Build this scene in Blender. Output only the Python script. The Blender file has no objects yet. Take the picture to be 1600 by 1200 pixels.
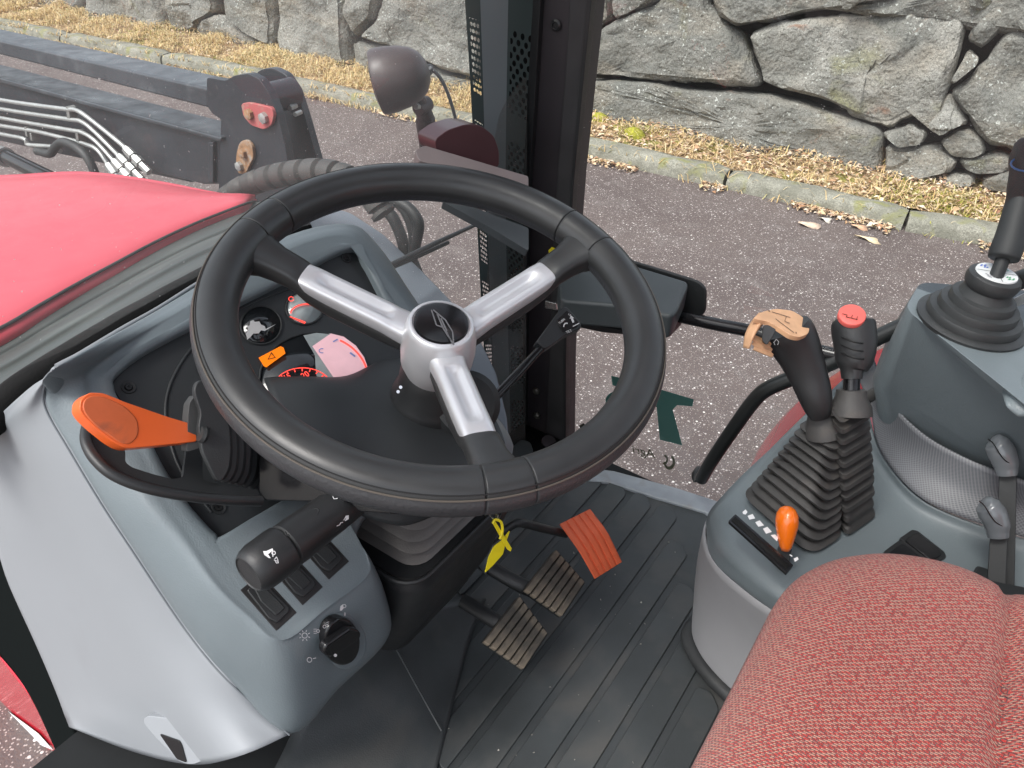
import bpy, bmesh, math, random
from mathutils import Vector, Matrix, noise
random.seed(7)
SC = bpy.context.scene
COL = SC.collection
# ---------------------------------------------------------------- camera
FPX = 1200.0
CX = Vector((.8236, .3524, -.4446)).normalized()          # tractor's rearward axis seen from the camera
CY = Vector((.5659, -.4573, .6860)); CY = (CY - CX * CX.dot(CY)).normalized()
CZ = CX.cross(CY)
EYE = Vector((0.0, 0.0, 1.0))
def ray(px, py):
    d = Vector(((px - 800) / FPX, (py - 600) / FPX, 1.0))
    return Vector((d.dot(CX), d.dot(CY), d.dot(CZ)))
cam_d = bpy.data.cameras.new('camera'); cam = bpy.data.objects.new('camera', cam_d); COL.objects.link(cam)
SC.camera = cam
cam_d.sensor_width = 36.0; cam_d.lens = 36.0 * FPX / 1600.0
cam_d.clip_start = 0.02; cam_d.clip_end = 400
r_ = Vector((CX[0], CY[0], CZ[0])); d_ = Vector((CX[1], CY[1], CZ[1])); f_ = Vector((CX[2], CY[2], CZ[2]))
cam.matrix_world = Matrix(((r_.x, -d_.x, -f_.x, EYE.x), (r_.y, -d_.y, -f_.y, EYE.y), (r_.z, -d_.z, -f_.z, EYE.z), (0, 0, 0, 1)))
# ---------------------------------------------------------------- light: bright overcast day
W = bpy.data.worlds.new('World'); SC.world = W; W.use_nodes = True
nt = W.node_tree; nt.nodes.clear()
SUN_EL, SUN_ROT = math.radians(55), math.radians(200)
sky = nt.nodes.new('ShaderNodeTexSky'); sky.sky_type = 'NISHITA'; sky.sun_disc = False
sky.sun_elevation = SUN_EL; sky.sun_rotation = SUN_ROT; sky.air_density = 1.0; sky.dust_density = 3.0
hs = nt.nodes.new('ShaderNodeHueSaturation'); hs.inputs['Saturation'].default_value = 0.38
bg = nt.nodes.new('ShaderNodeBackground'); bg.inputs['Strength'].default_value = 0.15
wo = nt.nodes.new('ShaderNodeOutputWorld')
nt.links.new(sky.outputs[0], hs.inputs['Color']); nt.links.new(hs.outputs[0], bg.inputs[0]); nt.links.new(bg.outputs[0], wo.inputs[0])
sl = bpy.data.lights.new('sun', 'SUN'); sl.energy = 1.5; sl.angle = math.radians(25); sl.color = (1, .97, .93)
so = bpy.data.objects.new('sun', sl); COL.objects.link(so)
sd = Vector((math.cos(SUN_EL) * math.sin(SUN_ROT), math.cos(SUN_EL) * math.cos(SUN_ROT), math.sin(SUN_EL)))
so.rotation_euler = (-sd).to_track_quat('-Z', 'Y').to_euler()
vs = SC.view_settings; vs.view_transform = 'Standard'; vs.look = 'None'; vs.gamma = 1; vs.use_curve_mapping = False
vs.exposure = 1.08
SC.cycles.use_denoising = True
SC.cycles.max_bounces = 8; SC.cycles.transparent_max_bounces = 16; SC.cycles.caustics_reflective = False; SC.cycles.caustics_refractive = False
# ---------------------------------------------------------------- pixel -> place helpers
def X0(px, py, x): r = ray(px, py); return EYE + r * ((x - EYE.x) / r.x)
def Y0(px, py, y): r = ray(px, py); return EYE + r * ((y - EYE.y) / r.y)
def Z0(px, py, z): r = ray(px, py); return EYE + r * ((z - EYE.z) / r.z)
def D0(px, py, d): return EYE + ray(px, py) * d
def PL(px, py, pl, off=0.0):
    p, n = pl; r = ray(px, py)
    q = p + n * off
    return EYE + r * ((q - EYE).dot(n) / r.dot(n))
def plane(p, n):
    p = Vector(p); n = Vector(n).normalized()
    if (EYE - p).dot(n) < 0: n = -n
    return (p, n)
def plane3(a, b, c): return plane(a, (b - a).cross(c - a))
def lerp(a, b, t): return a + (b - a) * t
def cr(a, b, c, d, t):
    return 0.5 * ((2 * b) + (c - a) * t + (2 * a - 5 * b + 4 * c - d) * t * t + (3 * b - a - 3 * c + d) * t ** 3)
def spline(pts, n=6, closed=False):
    pts = [Vector(p) for p in pts]; m = len(pts); out = []
    if closed:
        for i in range(m):
            for k in range(n): out.append(cr(pts[i - 1], pts[i], pts[(i + 1) % m], pts[(i + 2) % m], k / n))
        return out
    for i in range(m - 1):
        a = pts[i - 1] if i else pts[0] * 2 - pts[1]; d = pts[i + 2] if i + 2 < m else pts[-1] * 2 - pts[-2]
        for k in range(n): out.append(cr(a, pts[i], pts[i + 1], d, k / n))
    out.append(pts[-1]); return out
def rounded(poly, r=6, seg=4):
    """round the corners of an outline (2-D or 3-D); r a number or one per corner"""
    P = [Vector(p) for p in poly]; n = len(P); out = []
    for i in range(n):
        ri = r[i] if isinstance(r, (list, tuple)) else r
        a, b, c = P[i - 1], P[i], P[(i + 1) % n]
        u, w = a - b, c - b
        if ri <= 0 or u.length < 1e-9 or w.length < 1e-9: out.append(b); continue
        ra = min(ri, u.length * .48); rc = min(ri, w.length * .48)
        s, e = b + u.normalized() * ra, b + w.normalized() * rc
        for k in range(seg + 1):
            t = k / seg; out.append(s * (1 - t) ** 2 + b * 2 * t * (1 - t) + e * t * t)
    return out
# ---------------------------------------------------------------- objects
def props(o, label=None, cat=None, group=None, kind=None):
    if label: o['label'] = label
    if cat: o['category'] = cat
    if group: o['group'] = group
    if kind: o['kind'] = kind
    return o
def thing(name, label, cat, loc=(0, 0, 0), group=None, kind=None):
    o = bpy.data.objects.new(name, None); COL.objects.link(o); o.location = loc; o.empty_display_size = .05
    return props(o, label, cat, group, kind)
WM = {}
def wpos(o): return WM.get(o.name, Vector(o.location))
def link(name, me, mat, parent=None, c=None):
    o = bpy.data.objects.new(name, me); COL.objects.link(o)
    if mat is not None:
        for m in (mat if isinstance(mat, (list, tuple)) else [mat]): me.materials.append(m)
    c = Vector(c) if c is not None else Vector((0, 0, 0))
    if parent is not None:
        o.parent = parent; o.location = c - wpos(parent)
    else: o.location = c
    WM[o.name] = c
    return o
def mk(name, verts, faces, mat, parent=None, smooth=True, bevel=0, seg=2, sharp=None, subd=0, solid=0, mats=None, bang=30):
    verts = [Vector(v) for v in verts]
    c = sum(verts, Vector()) / max(1, len(verts))
    me = bpy.data.meshes.new(name); me.from_pydata([v - c for v in verts], [], faces); me.validate(); me.update()
    if smooth: me.shade_smooth()
    if mats:
        for i, p in enumerate(me.polygons): p.material_index = mats[i] if i < len(mats) else 0
    if sharp: me.set_sharp_from_angle(angle=math.radians(sharp))
    o = link(name, me, mat, parent, c)
    if solid: s = o.modifiers.new('s', 'SOLIDIFY'); s.thickness = solid; s.offset = -1
    if subd: s = o.modifiers.new('u', 'SUBSURF'); s.levels = s.render_levels = subd
    if bevel:
        b = o.modifiers.new('b', 'BEVEL'); b.width = bevel; b.segments = seg; b.limit_method = 'ANGLE'; b.angle_limit = math.radians(bang)
        b.harden_normals = True
    return o
def extr(poly, vec, rev=False):
    """closed prism from a 3-D outline"""
    n = len(poly); V = [Vector(p) for p in poly] + [Vector(p) + vec for p in poly]
    nrm = Vector()
    for i in range(n): nrm += V[i].cross(V[(i + 1) % n])
    top = list(range(n)); 
    if nrm.dot(vec) > 0: top = top[::-1]; flip = True
    else: flip = False
    F = [top, [i + n for i in (range(n - 1, -1, -1) if not flip else range(n))]]
    for i in range(n):
        j = (i + 1) % n
        F.append([i, j, j + n, i + n][::-1] if not flip else [i, j, j + n, i + n])
    return V, F
def slab(name, poly3, vec, mat, parent=None, bevel=.001, seg=2, **k):
    V, F = extr(poly3, Vector(vec)); return mk(name, V, F, mat, parent, bevel=bevel, seg=seg, **k)
def plate(name, pxp, pl, th, mat, parent=None, bevel=.0015, seg=2, off=0.0, rnd=0, rseg=4, **k):
    """a plate whose front outline is seen at these pixels, lying on plane pl, th thick away from the viewer"""
    pxp = [Vector((p[0], p[1], 0)) for p in pxp]
    if rnd: pxp = rounded(pxp, rnd, rseg)
    poly = [PL(p[0], p[1], pl, off) for p in pxp]
    return slab(name, poly, -pl[1] * th, mat, parent, bevel, seg, **k)
def decal(name, polys, pl, mat, parent=None, off=.0008):
    V, F = [], []
    for p in polys:
        b = len(V); V += [PL(q[0], q[1], pl, off) for q in p]; F.append(list(range(b, b + len(p))))
        a, bb, c = V[b], V[b + 1], V[b + 2]
    o = mk(name, V, F, mat, parent, smooth=False)
    return o
def frames(pts):
    P = [Vector(p) for p in pts]; T = []
    for i in range(len(P)):
        a = P[max(0, i - 1)]; b = P[min(len(P) - 1, i + 1)]; T.append((b - a).normalized())
    u = T[0].orthogonal().normalized(); out = []
    for i, t in enumerate(T):
        u = (u - t * u.dot(t)).normalized(); out.append((P[i], u, t.cross(u)))
    return out
def tube_vf(pts, r, seg=12, caps=True, sx=1.0, up=None):
    fr = frames(pts)
    if up is not None:
        up = Vector(up); fr2 = []
        for i, (p, u, v) in enumerate(fr):
            t = u.cross(v); a = (up - t * up.dot(t)).normalized(); fr2.append((p, a, t.cross(a)))
        fr = fr2
    n = len(fr); V, F = [], []
    for i, (p, u, v) in enumerate(fr):
        ri = r[i] if isinstance(r, (list, tuple)) else r
        for k in range(seg):
            a = 2 * math.pi * k / seg; V.append(p + u * (math.cos(a) * ri) + v * (math.sin(a) * ri * sx))
    for i in range(n - 1):
        for k in range(seg):
            a, b = i * seg + k, i * seg + (k + 1) % seg; F.append([a, b, b + seg, a + seg])
    if caps: F.append(list(range(seg))[::-1]); F.append([(n - 1) * seg + k for k in range(seg)])
    return V, F
def tube(name, pts, r, mat, parent=None, seg=12, sm=0, sx=1.0, up=None, bevel=0, **k):
    if sm:
        m = len(pts)
        if isinstance(r, (list, tuple)):
            rr = []
            for i in range(m - 1):
                for j in range(sm): rr.append(lerp(r[i], r[i + 1], (lambda t: t * t * (3 - 2 * t))(j / sm)))
            rr.append(r[-1]); r = rr
        pts = spline(pts, sm)
    V, F = tube_vf(pts, r, seg, True, sx, up)
    return mk(name, V, F, mat, parent, sharp=50, bevel=bevel, **k)
def loft(name, rings, mat, parent=None, caps=(True, True), sharp=45, closed=True, **k):
    n = len(rings[0]); V = [Vector(p) for r in rings for p in r]; F = []
    for i in range(len(rings) - 1):
        for j in range(n if closed else n - 1):
            a, b = i * n + j, i * n + (j + 1) % n; F.append([a, b, b + n, a + n])
    if caps[0]: F.append(list(range(n))[::-1])
    if caps[1]: F.append([(len(rings) - 1) * n + j for j in range(n)])
    o = mk(name, V, F, mat, parent, sharp=sharp, **k); fixn(o); return o
def fixn(o):
    bm = bmesh.new(); bm.from_mesh(o.data); bmesh.ops.recalc_face_normals(bm, faces=bm.faces); bm.to_mesh(o.data); bm.free(); return o
def basis(ax, ref=(0, 0, 1)):
    ax = Vector(ax).normalized(); ref = Vector(ref)
    if abs(ax.dot(ref)) > .95: ref = Vector((1, 0, 0))
    u = (ref - ax * ref.dot(ax)).normalized(); return u, ax.cross(u), ax
def lathe(name, org, ax, prof, mat, parent=None, seg=32, sharp=40, sx=1, ref=(0, 0, 1), **k):
    """prof: (radius, height along ax)"""
    u, v, w = basis(ax, ref); org = Vector(org)
    rings = [[org + w * h + u * (math.cos(2 * math.pi * j / seg) * r) + v * (math.sin(2 * math.pi * j / seg) * r * sx) for j in range(seg)] for r, h in prof]
    return loft(name, rings, mat, parent, (True, True), sharp, **k)
def surf_v(grid, nu=5, nv=5):
    rows = [spline(r, nu) for r in grid]; m = len(rows[0])
    cols = [spline([rows[i][j] for i in range(len(rows))], nv) for j in range(m)]
    return [[cols[j][i] for j in range(m)] for i in range(len(cols[0]))]
def surf(name, grid, mat, parent=None, nu=5, nv=5, solid=.003, sharp=None, **k):
    g = surf_v(grid, nu, nv); h, w = len(g), len(g[0])
    V = [p for r in g for p in r]; F = []
    for i in range(h - 1):
        for j in range(w - 1):
            a = i * w + j; F.append([a, a + 1, a + w + 1, a + w])
    a, b, c = V[0], V[w - 1], V[-1]
    mid = F[len(F) // 2]; q = [V[t] for t in mid]
    nn = (q[1] - q[0]).cross(q[2] - q[0])
    if (EYE - q[0]).dot(nn) < 0: F = [f[::-1] for f in F]
    return mk(name, V, F, mat, parent, solid=solid, sharp=sharp, **k)
def rrect(c, u, v, hu, hv, r, n=4):
    """rounded rectangle ring about c"""
    c = Vector(c); out = []
    for sx, sy, a0 in ((1, 1, 0), (-1, 1, 90), (-1, -1, 180), (1, -1, 270)):
        for k in range(n + 1):
            a = math.radians(a0 + 90 * k / n)
            out.append(c + u * (sx * (hu - r) + math.cos(a) * r) + v * (sy * (hv - r) + math.sin(a) * r))
    return out
XA, YA, ZA = Vector((1, 0, 0)), Vector((0, 1, 0)), Vector((0, 0, 1))
def box(name, lo, hi, mat, parent=None, bevel=.002, **k):
    lo = Vector(lo); hi = Vector(hi)
    poly = [Vector((lo.x, lo.y, lo.z)), Vector((hi.x, lo.y, lo.z)), Vector((hi.x, hi.y, lo.z)), Vector((lo.x, hi.y, lo.z))]
    return slab(name, poly, Vector((0, 0, hi.z - lo.z)), mat, parent, bevel, **k)
def text(name, s, P, right, up, size, mat, parent=None, ext=.0002, align='CENTER'):
    cu = bpy.data.curves.new(name, 'FONT'); cu.body = s; cu.size = size; cu.extrude = ext; cu.align_x = align; cu.align_y = 'CENTER'; cu.resolution_u = 3
    t = bpy.data.objects.new(name + '_tmp', cu); COL.objects.link(t)
    me = bpy.data.meshes.new_from_object(t.evaluated_get(bpy.context.evaluated_depsgraph_get()))
    bpy.data.objects.remove(t); bpy.data.curves.remove(cu)
    r = Vector(right).normalized(); u = Vector(up); u = (u - r * u.dot(r)).normalized(); n = r.cross(u)
    M = Matrix(((r.x, u.x, n.x), (r.y, u.y, n.y), (r.z, u.z, n.z))).to_4x4(); me.transform(M); me.name = name
    return link(name, me, mat, parent, P)
def ptext(name, s, px, py, pl, dpx, hpx, mat, parent=None, off=.001, flip=False):
    """lettering on plane pl, centred at a pixel, its baseline running along dpx (pixels), cap height hpx"""
    P = PL(px, py, pl, off); R = PL(px + dpx[0], py + dpx[1], pl, off) - P
    n = pl[1]; up = n.cross(R.normalized()) 
    if flip: up = -up
    L = Vector(dpx).length; size = hpx / L * R.length * 1.4
    return text(name, s, P, R, up, size, mat, parent)
# ---------------------------------------------------------------- materials
def mat(name, col, rough=.5, metal=0, spec=.5, var=0, vs=12, bump=0, bs=400, dirt=None, ds=8, dth=.55, coat=0, stretch=None, rv=0, wear=None, emis=0, bump2=0, bs2=20):
    m = bpy.data.materials.new(name); m.use_nodes = True; t = m.node_tree; N = t.nodes; L = t.links
    b = N['Principled BSDF']; b.inputs['Base Color'].default_value = (*col, 1); b.inputs['Roughness'].default_value = rough
    b.inputs['Metallic'].default_value = metal; b.inputs['Specular IOR Level'].default_value = spec
    if coat: b.inputs['Coat Weight'].default_value = coat; b.inputs['Coat Roughness'].default_value = .12
    if emis: b.inputs['Emission Color'].default_value = (*col, 1); b.inputs['Emission Strength'].default_value = emis
    tc = N.new('ShaderNodeTexCoord'); mp = N.new('ShaderNodeMapping'); L.new(tc.outputs['Object'], mp.inputs[0])
    if stretch: mp.inputs['Scale'].default_value = stretch
    def nz(s, det=4, d=0):
        n = N.new('ShaderNodeTexNoise'); n.inputs['Scale'].default_value = s; n.inputs['Detail'].default_value = det; n.inputs['Distortion'].default_value = d
        L.new(mp.outputs[0], n.inputs['Vector']); return n.outputs['Fac']
    def mixc(f, a, c):
        x = N.new('ShaderNodeMix'); x.data_type = 'RGBA'
        L.new(f, x.inputs[0])
        if isinstance(a, tuple): x.inputs[6].default_value = (*a, 1)
        else: L.new(a, x.inputs[6])
        x.inputs[7].default_value = (*c, 1); return x.outputs[2]
    def ramp(f, lo, hi):
        x = N.new('ShaderNodeMapRange'); x.inputs[1].default_value = lo; x.inputs[2].default_value = hi; L.new(f, x.inputs[0]); return x.outputs[0]
    cur = None
    if var:
        f = ramp(nz(vs, 6, .3), .3, .7)
        cur = mixc(f, tuple(c * (1 - var) for c in col), tuple(min(1, c * (1 + var)) for c in col))
    if dirt:
        f = ramp(nz(ds, 8, .6), dth, dth + .2); cur = mixc(f, cur if cur is not None else col, dirt)
    if wear:
        f = ramp(nz(90, 6, .2), .66, .72); cur = mixc(f, cur if cur is not None else col, wear)
    if cur is not None: L.new(cur, b.inputs['Base Color'])
    if rv:
        f = nz(25, 5, .4); x = N.new('ShaderNodeMapRange'); x.inputs[1].default_value = .3; x.inputs[2].default_value = .7
        x.inputs[3].default_value = max(.03, rough - rv); x.inputs[4].default_value = min(1, rough + rv); L.new(f, x.inputs[0]); L.new(x.outputs[0], b.inputs['Roughness'])
    if bump:
        bp = N.new('ShaderNodeBump'); bp.inputs['Strength'].default_value = bump; bp.inputs['Distance'].default_value = .0006
        L.new(nz(bs, 3), bp.inputs['Height']); last = bp
        if bump2:
            b2 = N.new('ShaderNodeBump'); b2.inputs['Strength'].default_value = bump2; b2.inputs['Distance'].default_value = .01
            L.new(nz(bs2, 6), b2.inputs['Height']); L.new(b2.outputs[0], bp.inputs['Normal'])
        L.new(last.outputs[0], b.inputs['Normal'])
    return m
GREY = mat('dash_grey', (.152, .182, .196), .42, var=.06, vs=5, bump=.5, bs=650, rv=.06, dirt=(.185, .205, .21), ds=16, dth=.6)
GREY2 = mat('console_grey', (.15, .178, .19), .42, var=.07, vs=5, bump=.5, bs=650, rv=.06, dirt=(.19, .208, .212), ds=9, dth=.6)
LIGHT = mat('light_grey_plastic', (.255, .272, .290), .5, var=.03, vs=4, bump=.2, bs=1300, dirt=(.24, .254, .27), ds=6, dth=.6)
LIGHT2 = mat('light_grey_scuffed', (.31, .31, .32), .55, var=.05, vs=8, bump=.2, bs=1300, dirt=(.2, .2, .205), ds=14, dth=.62)
BLACK = mat('black_plastic', (.018, .019, .020), .42, var=.2, vs=10, bump=.3, bs=1400, rv=.08)
BLACKM = mat('black_matt', (.016, .018, .019), .6, var=.2, vs=10, bump=.35, bs=1200)
PANEL = mat('instrument_panel_black', (.023, .026, .028), .5, bump=.3, bs=1400)
GLOSSB = mat('black_gloss', (.01, .01, .011), .2, bump=.05, bs=300)
RUBBER = mat('rubber', (.028, .030, .031), .55, var=.3, vs=14, dirt=(.055, .055, .05), ds=30, dth=.6, bump=.3, bs=700)
RUBBERB = mat('rubber_dusty', (.052, .050, .048), .6, var=.25, vs=16, dirt=(.085, .075, .065), ds=26, dth=.55, bump=.3, bs=600)
RIM = mat('wheel_rim', (.032, .033, .033), .37, var=.25, vs=9, bump=.12, bs=900, rv=.09, dirt=(.035, .037, .037), ds=12, dth=.6)
RIMG = mat('wheel_rim_grained', (.042, .043, .046), .40, var=.1, bump=1, bs=300)
SILVER = mat('silver_paint', (.72, .72, .73), .33, metal=.5, var=.03, vs=40, bump=.12, bs=2200, rv=.04)
ORANGE = mat('orange_plastic', (.80, .13, .025), .42, var=.06, vs=8, bump=.1, bs=900, dirt=(.5, .12, .04), ds=38, dth=.62)
ORANGEG = mat('orange_gloss', (.86, .17, .01), .18, coat=.5)
PEDALO = mat('orange_pedal', (.80, .15, .06), .6, var=.15, vs=20, bump=.4, bs=600, dirt=(.22, .05, .025), ds=30, dth=.58)
PEDALB = mat('pedal_rubber', (.075, .068, .058), .8, var=.3, vs=20, dirt=(.27, .22, .16), ds=16, dth=.45, bump=.6, bs=500)
RED = mat('red_paint', (.64, .022, .045), .22, coat=.6, var=.03, vs=3, spec=.6)
HOODRED = mat('bonnet_red_paint', (.56, .062, .088), .42, coat=.2, var=.02, vs=2, rv=.05)
STEEL = mat('dark_steel_paint', (.022, .026, .033), .38, var=.2, vs=10, rv=.1, dirt=(.05, .04, .045), ds=12, dth=.6, wear=(.06, .06, .06))
STEELT = mat('blue_grey_steel', (.040, .047, .056), .35, var=.2, vs=8, rv=.1, dirt=(.09, .1, .11), ds=14, dth=.55)
ZINC = mat('zinc_pipe', (.42, .43, .42), .42, metal=.6, var=.1, vs=30, rv=.1)
RUST = mat('rusty_plate', (.32, .18, .09), .75, var=.3, vs=60, dirt=(.34, .3, .26), ds=70, dth=.5, bump=.4, bs=500)
PINKP = mat('worn_red_plate', (.42, .10, .10), .6, var=.1, dirt=(.3, .25, .2), ds=60, dth=.52, wear=(.3, .12, .04))
WHITE = mat('white_print', (.8, .8, .8), .6)
GREYPR = mat('grey_print', (.5, .5, .5), .6)
YELLOW = mat('yellow_plastic', (.82, .68, .02), .4, var=.08, vs=60)
GKNOB = mat('grey_gloss_knob', (.13, .14, .15), .22, coat=.4)
TAN = mat('peeling_tan_cover', (.62, .36, .20), .55, var=.12, vs=60, bump=.3, bs=500)
COWL = mat('cowl_weathered', (.058, .065, .062), .5, var=.25, vs=9, stretch=(1, .25, 1), dirt=(.11, .12, .11), ds=22, dth=.54, bump=.3, bs=300, rv=.1)
MAT_RUB = mat('floor_rubber', (.048, .054, .056), .45, var=.3, vs=6, dirt=(.088, .087, .082), ds=7, dth=.50, bump=.4, bs=600, rv=.1)
PILLAR = mat('pillar_black', (.034, .029, .033), .45, var=.15, vs=5, bump=.2, bs=900)
CHROME = mat('bright_metal', (.7, .7, .7), .2, metal=1)
TEALP = mat('teal_decal', (.12, .32, .29), .6)
BELLOW = mat('bellows_rubber', (.12, .112, .106), .55, var=.2, vs=16, dirt=(.11, .1, .09), ds=26, dth=.55, bump=.3, bs=600)
ROOFM = mat('roof_lining', (.42, .42, .42), .9)
# ================================================================ OUTSIDE
GZ = -0.95
def nodes(m):
    m.use_nodes = True; t = m.node_tree; return t, t.nodes, t.links, t.nodes['Principled BSDF']
def n_noise(N, L, vec, s, det=5, dist=0):
    n = N.new('ShaderNodeTexNoise'); n.inputs['Scale'].default_value = s; n.inputs['Detail'].default_value = det; n.inputs['Distortion'].default_value = dist
    L.new(vec, n.inputs['Vector']); return n.outputs['Fac']
def n_range(N, L, f, a, b, c=0, d=1):
    x = N.new('ShaderNodeMapRange'); L.new(f, x.inputs[0])
    for i, v in zip((1, 2, 3, 4), (a, b, c, d)): x.inputs[i].default_value = v
    return x.outputs[0]
def n_mix(N, L, f, a, b, mode='MIX'):
    x = N.new('ShaderNodeMix'); x.data_type = 'RGBA'; x.blend_type = mode
    if isinstance(f, float): x.inputs[0].default_value = f
    else: L.new(f, x.inputs[0])
    for i, v in ((6, a), (7, b)):
        if isinstance(v, tuple): x.inputs[i].default_value = (*v, 1)
        else: L.new(v, x.inputs[i])
    return x.outputs[2]
# asphalt: purple-brown with pale stone chips
ASPH = bpy.data.materials.new('asphalt'); t, N, L, B = nodes(ASPH)
tc = N.new('ShaderNodeTexCoord'); vec = tc.outputs['Object']
base = n_mix(N, L, n_range(N, L, n_noise(N, L, vec, 1.1, 9, .8), .35, .65), (.104, .076, .068), (.168, .130, .115))
base = n_mix(N, L, n_range(N, L, n_noise(N, L, vec, 7, 6, .6), .52, .72), base, (.20, .168, .155))
base = n_mix(N, L, n_range(N, L, n_noise(N, L, vec, 160, 2), .35, .65), base, (.085, .07, .07))
def chips(scale, thr, lo, vec=vec):
    v = N.new('ShaderNodeTexVoronoi'); v.inputs['Scale'].default_value = scale; L.new(vec, v.inputs['Vector'])
    d = n_range(N, L, v.outputs['Distance'], thr * .8, thr, 1, 0)
    s = N.new('ShaderNodeSeparateColor'); L.new(v.outputs['Color'], s.inputs[0]); g = n_range(N, L, s.outputs[0], lo, lo + .02)
    m = N.new('ShaderNodeMath'); m.operation = 'MULTIPLY'; L.new(d, m.inputs[0]); L.new(g, m.inputs[1]); return m.outputs[0]
base = n_mix(N, L, chips(120, .34, .45), base, (.34, .30, .28))
base = n_mix(N, L, chips(64, .32, .76), base, (.52, .47, .45))
base = n_mix(N, L, chips(38, .20, .90), base, (.80, .76, .72))
L.new(base, B.inputs['Base Color']); B.inputs['Roughness'].default_value = .75
bp = N.new('ShaderNodeBump'); bp.inputs['Distance'].default_value = .004; bp.inputs['Strength'].default_value = .7
L.new(n_noise(N, L, vec, 140, 4), bp.inputs['Height']); L.new(bp.outputs[0], B.inputs['Normal'])
me = bpy.data.meshes.new('road')
V = [(-90, -60, GZ), (90, -60, GZ), (90, 60, GZ), (-90, 60, GZ)]; me.from_pydata(V, [], [[0, 1, 2, 3]])
props(link('road', me, ASPH), 'purplish asphalt road strewn with pale grit', kind='structure')
# kerb line
kp = [Z0(x, y, GZ) for x, y in ((-250, -12), (0, 50), (390, 130), (650, 188), (904, 245), (1140, 297), (1294, 332), (1420, 363), (1556, 387), (1750, 428))]
kp[0] = kp[1] + (kp[1] - kp[3]) * .9
kline = [kp[0]] + kp[1:] + [kp[-1] + Vector((4, .6, 0)), kp[-1] + Vector((9, 1.4, 0))]
kline = [kline[0] + Vector((-8, -.9, 0))] + kline
def kat(x):
    for a, b in zip(kline, kline[1:]):
        if a.x <= x <= b.x: return lerp(a, b, (x - a.x) / (b.x - a.x))
    return kline[0] if x < kline[0].x else kline[-1]
KST = bpy.data.materials.new('kerb_granite'); t, N, L, B = nodes(KST); tc = N.new('ShaderNodeTexCoord'); vec = tc.outputs['Object']
c = n_mix(N, L, n_range(N, L, n_noise(N, L, vec, 9, 7, .5), .35, .65), (.20, .195, .155), (.35, .34, .285))
c = n_mix(N, L, n_range(N, L, n_noise(N, L, vec, 120, 3), .35, .7), c, (.15, .15, .12))
c = n_mix(N, L, n_range(N, L, n_noise(N, L, vec, 5, 5, 1), .58, .7), c, (.22, .22, .10))
L.new(c, B.inputs['Base Color']); B.inputs['Roughness'].default_value = .9
bp = N.new('ShaderNodeBump'); bp.inputs['Distance'].default_value = .012; bp.inputs['Strength'].default_value = .7; L.new(n_noise(N, L, vec, 45, 6), bp.inputs['Height']); L.new(bp.outputs[0], B.inputs['Normal'])
kerb = thing('kerb', 'weathered grey granite kerb between asphalt road and grassy verge', 'kerb', kat(-3), kind='structure')
xs = [-15, -12.5, -10.6, -8.9, -7.4, -6.0, -4.6, -3.2, Z0(1143, 285, GZ).x, Z0(1421, 345, GZ).x, 1.3, 2.8, 4.5, 6.5]
rk = random.Random(3)
for a, b in zip(xs, xs[1:]):
    P, Q = kat(a + .012), kat(b - .012); dr = (Q - P).normalized(); nr = Vector((-dr.y, dr.x, 0))
    if nr.y < 0: nr = -nr
    rings = []; n = 14
    h = .105 + rk.uniform(-.006, .006)
    for i in range(n + 1):
        c0 = lerp(kat(a + .012), kat(b - .012), i / n); c0 = kat(c0.x); w = .19
        f = 1 - .12 * (1 if i in (0, n) else 0)
        sec = [(0, -.05), (.0, h * .55), (.018, h * .9), (.05, h), (.13, h * 1.02), (.175, h * .97), (.19, h * .6), (.19, -.05)]
        rings.append([c0 + nr * (s * f + noise.noise(Vector((c0.x * 5, s * 30, 1))) * .012) + ZA * (z * f + noise.noise(Vector((c0.x * 6, s * 25, 7))) * .010) for s, z in sec])
    loft('kerb_stone', rings, KST, kerb, sharp=60)
# verge soil strip
VRG = bpy.data.materials.new('verge_soil'); t, N, L, B = nodes(VRG); tc = N.new('ShaderNodeTexCoord'); vec = tc.outputs['Object']
c = n_mix(N, L, n_range(N, L, n_noise(N, L, vec, 14, 7, .6), .35, .65), (.20, .12, .06), (.46, .33, .17))
c = n_mix(N, L, n_range(N, L, n_noise(N, L, vec, 4, 5, .8), .54, .66), c, (.24, .22, .045))
c = n_mix(N, L, n_range(N, L, n_noise(N, L, vec, 80, 4), .60, .68), c, (.5, .44, .36))
L.new(c, B.inputs['Base Color']); B.inputs['Roughness'].default_value = .95
bp = N.new('ShaderNodeBump'); bp.inputs['Distance'].default_value = .02; bp.inputs['Strength'].default_value = 1; L.new(n_noise(N, L, vec, 60, 6), bp.inputs['Height']); L.new(bp.outputs[0], B.inputs['Normal'])
V, F = [], []; nx, ny = 200, 8
def wally(x): return 5.98 + .07 * x
for i in range(nx + 1):
    x = -16 + 24 * i / nx; a = kat(x); ya = a.y + .185; yb = wally(x) + .35
    for j in range(ny + 1):
        y = lerp(ya, yb, j / ny); z = GZ + .085 + .09 * (j / ny) + noise.noise(Vector((x * 3, y * 4, 0))) * .02
        V.append((x, y, z))
for i in range(nx):
    for j in range(ny):
        a = i * (ny + 1) + j; F.append([a, a + ny + 1, a + ny + 2, a + 1])
props(mk('verge_ground', V, F, VRG), kind='structure')
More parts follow.
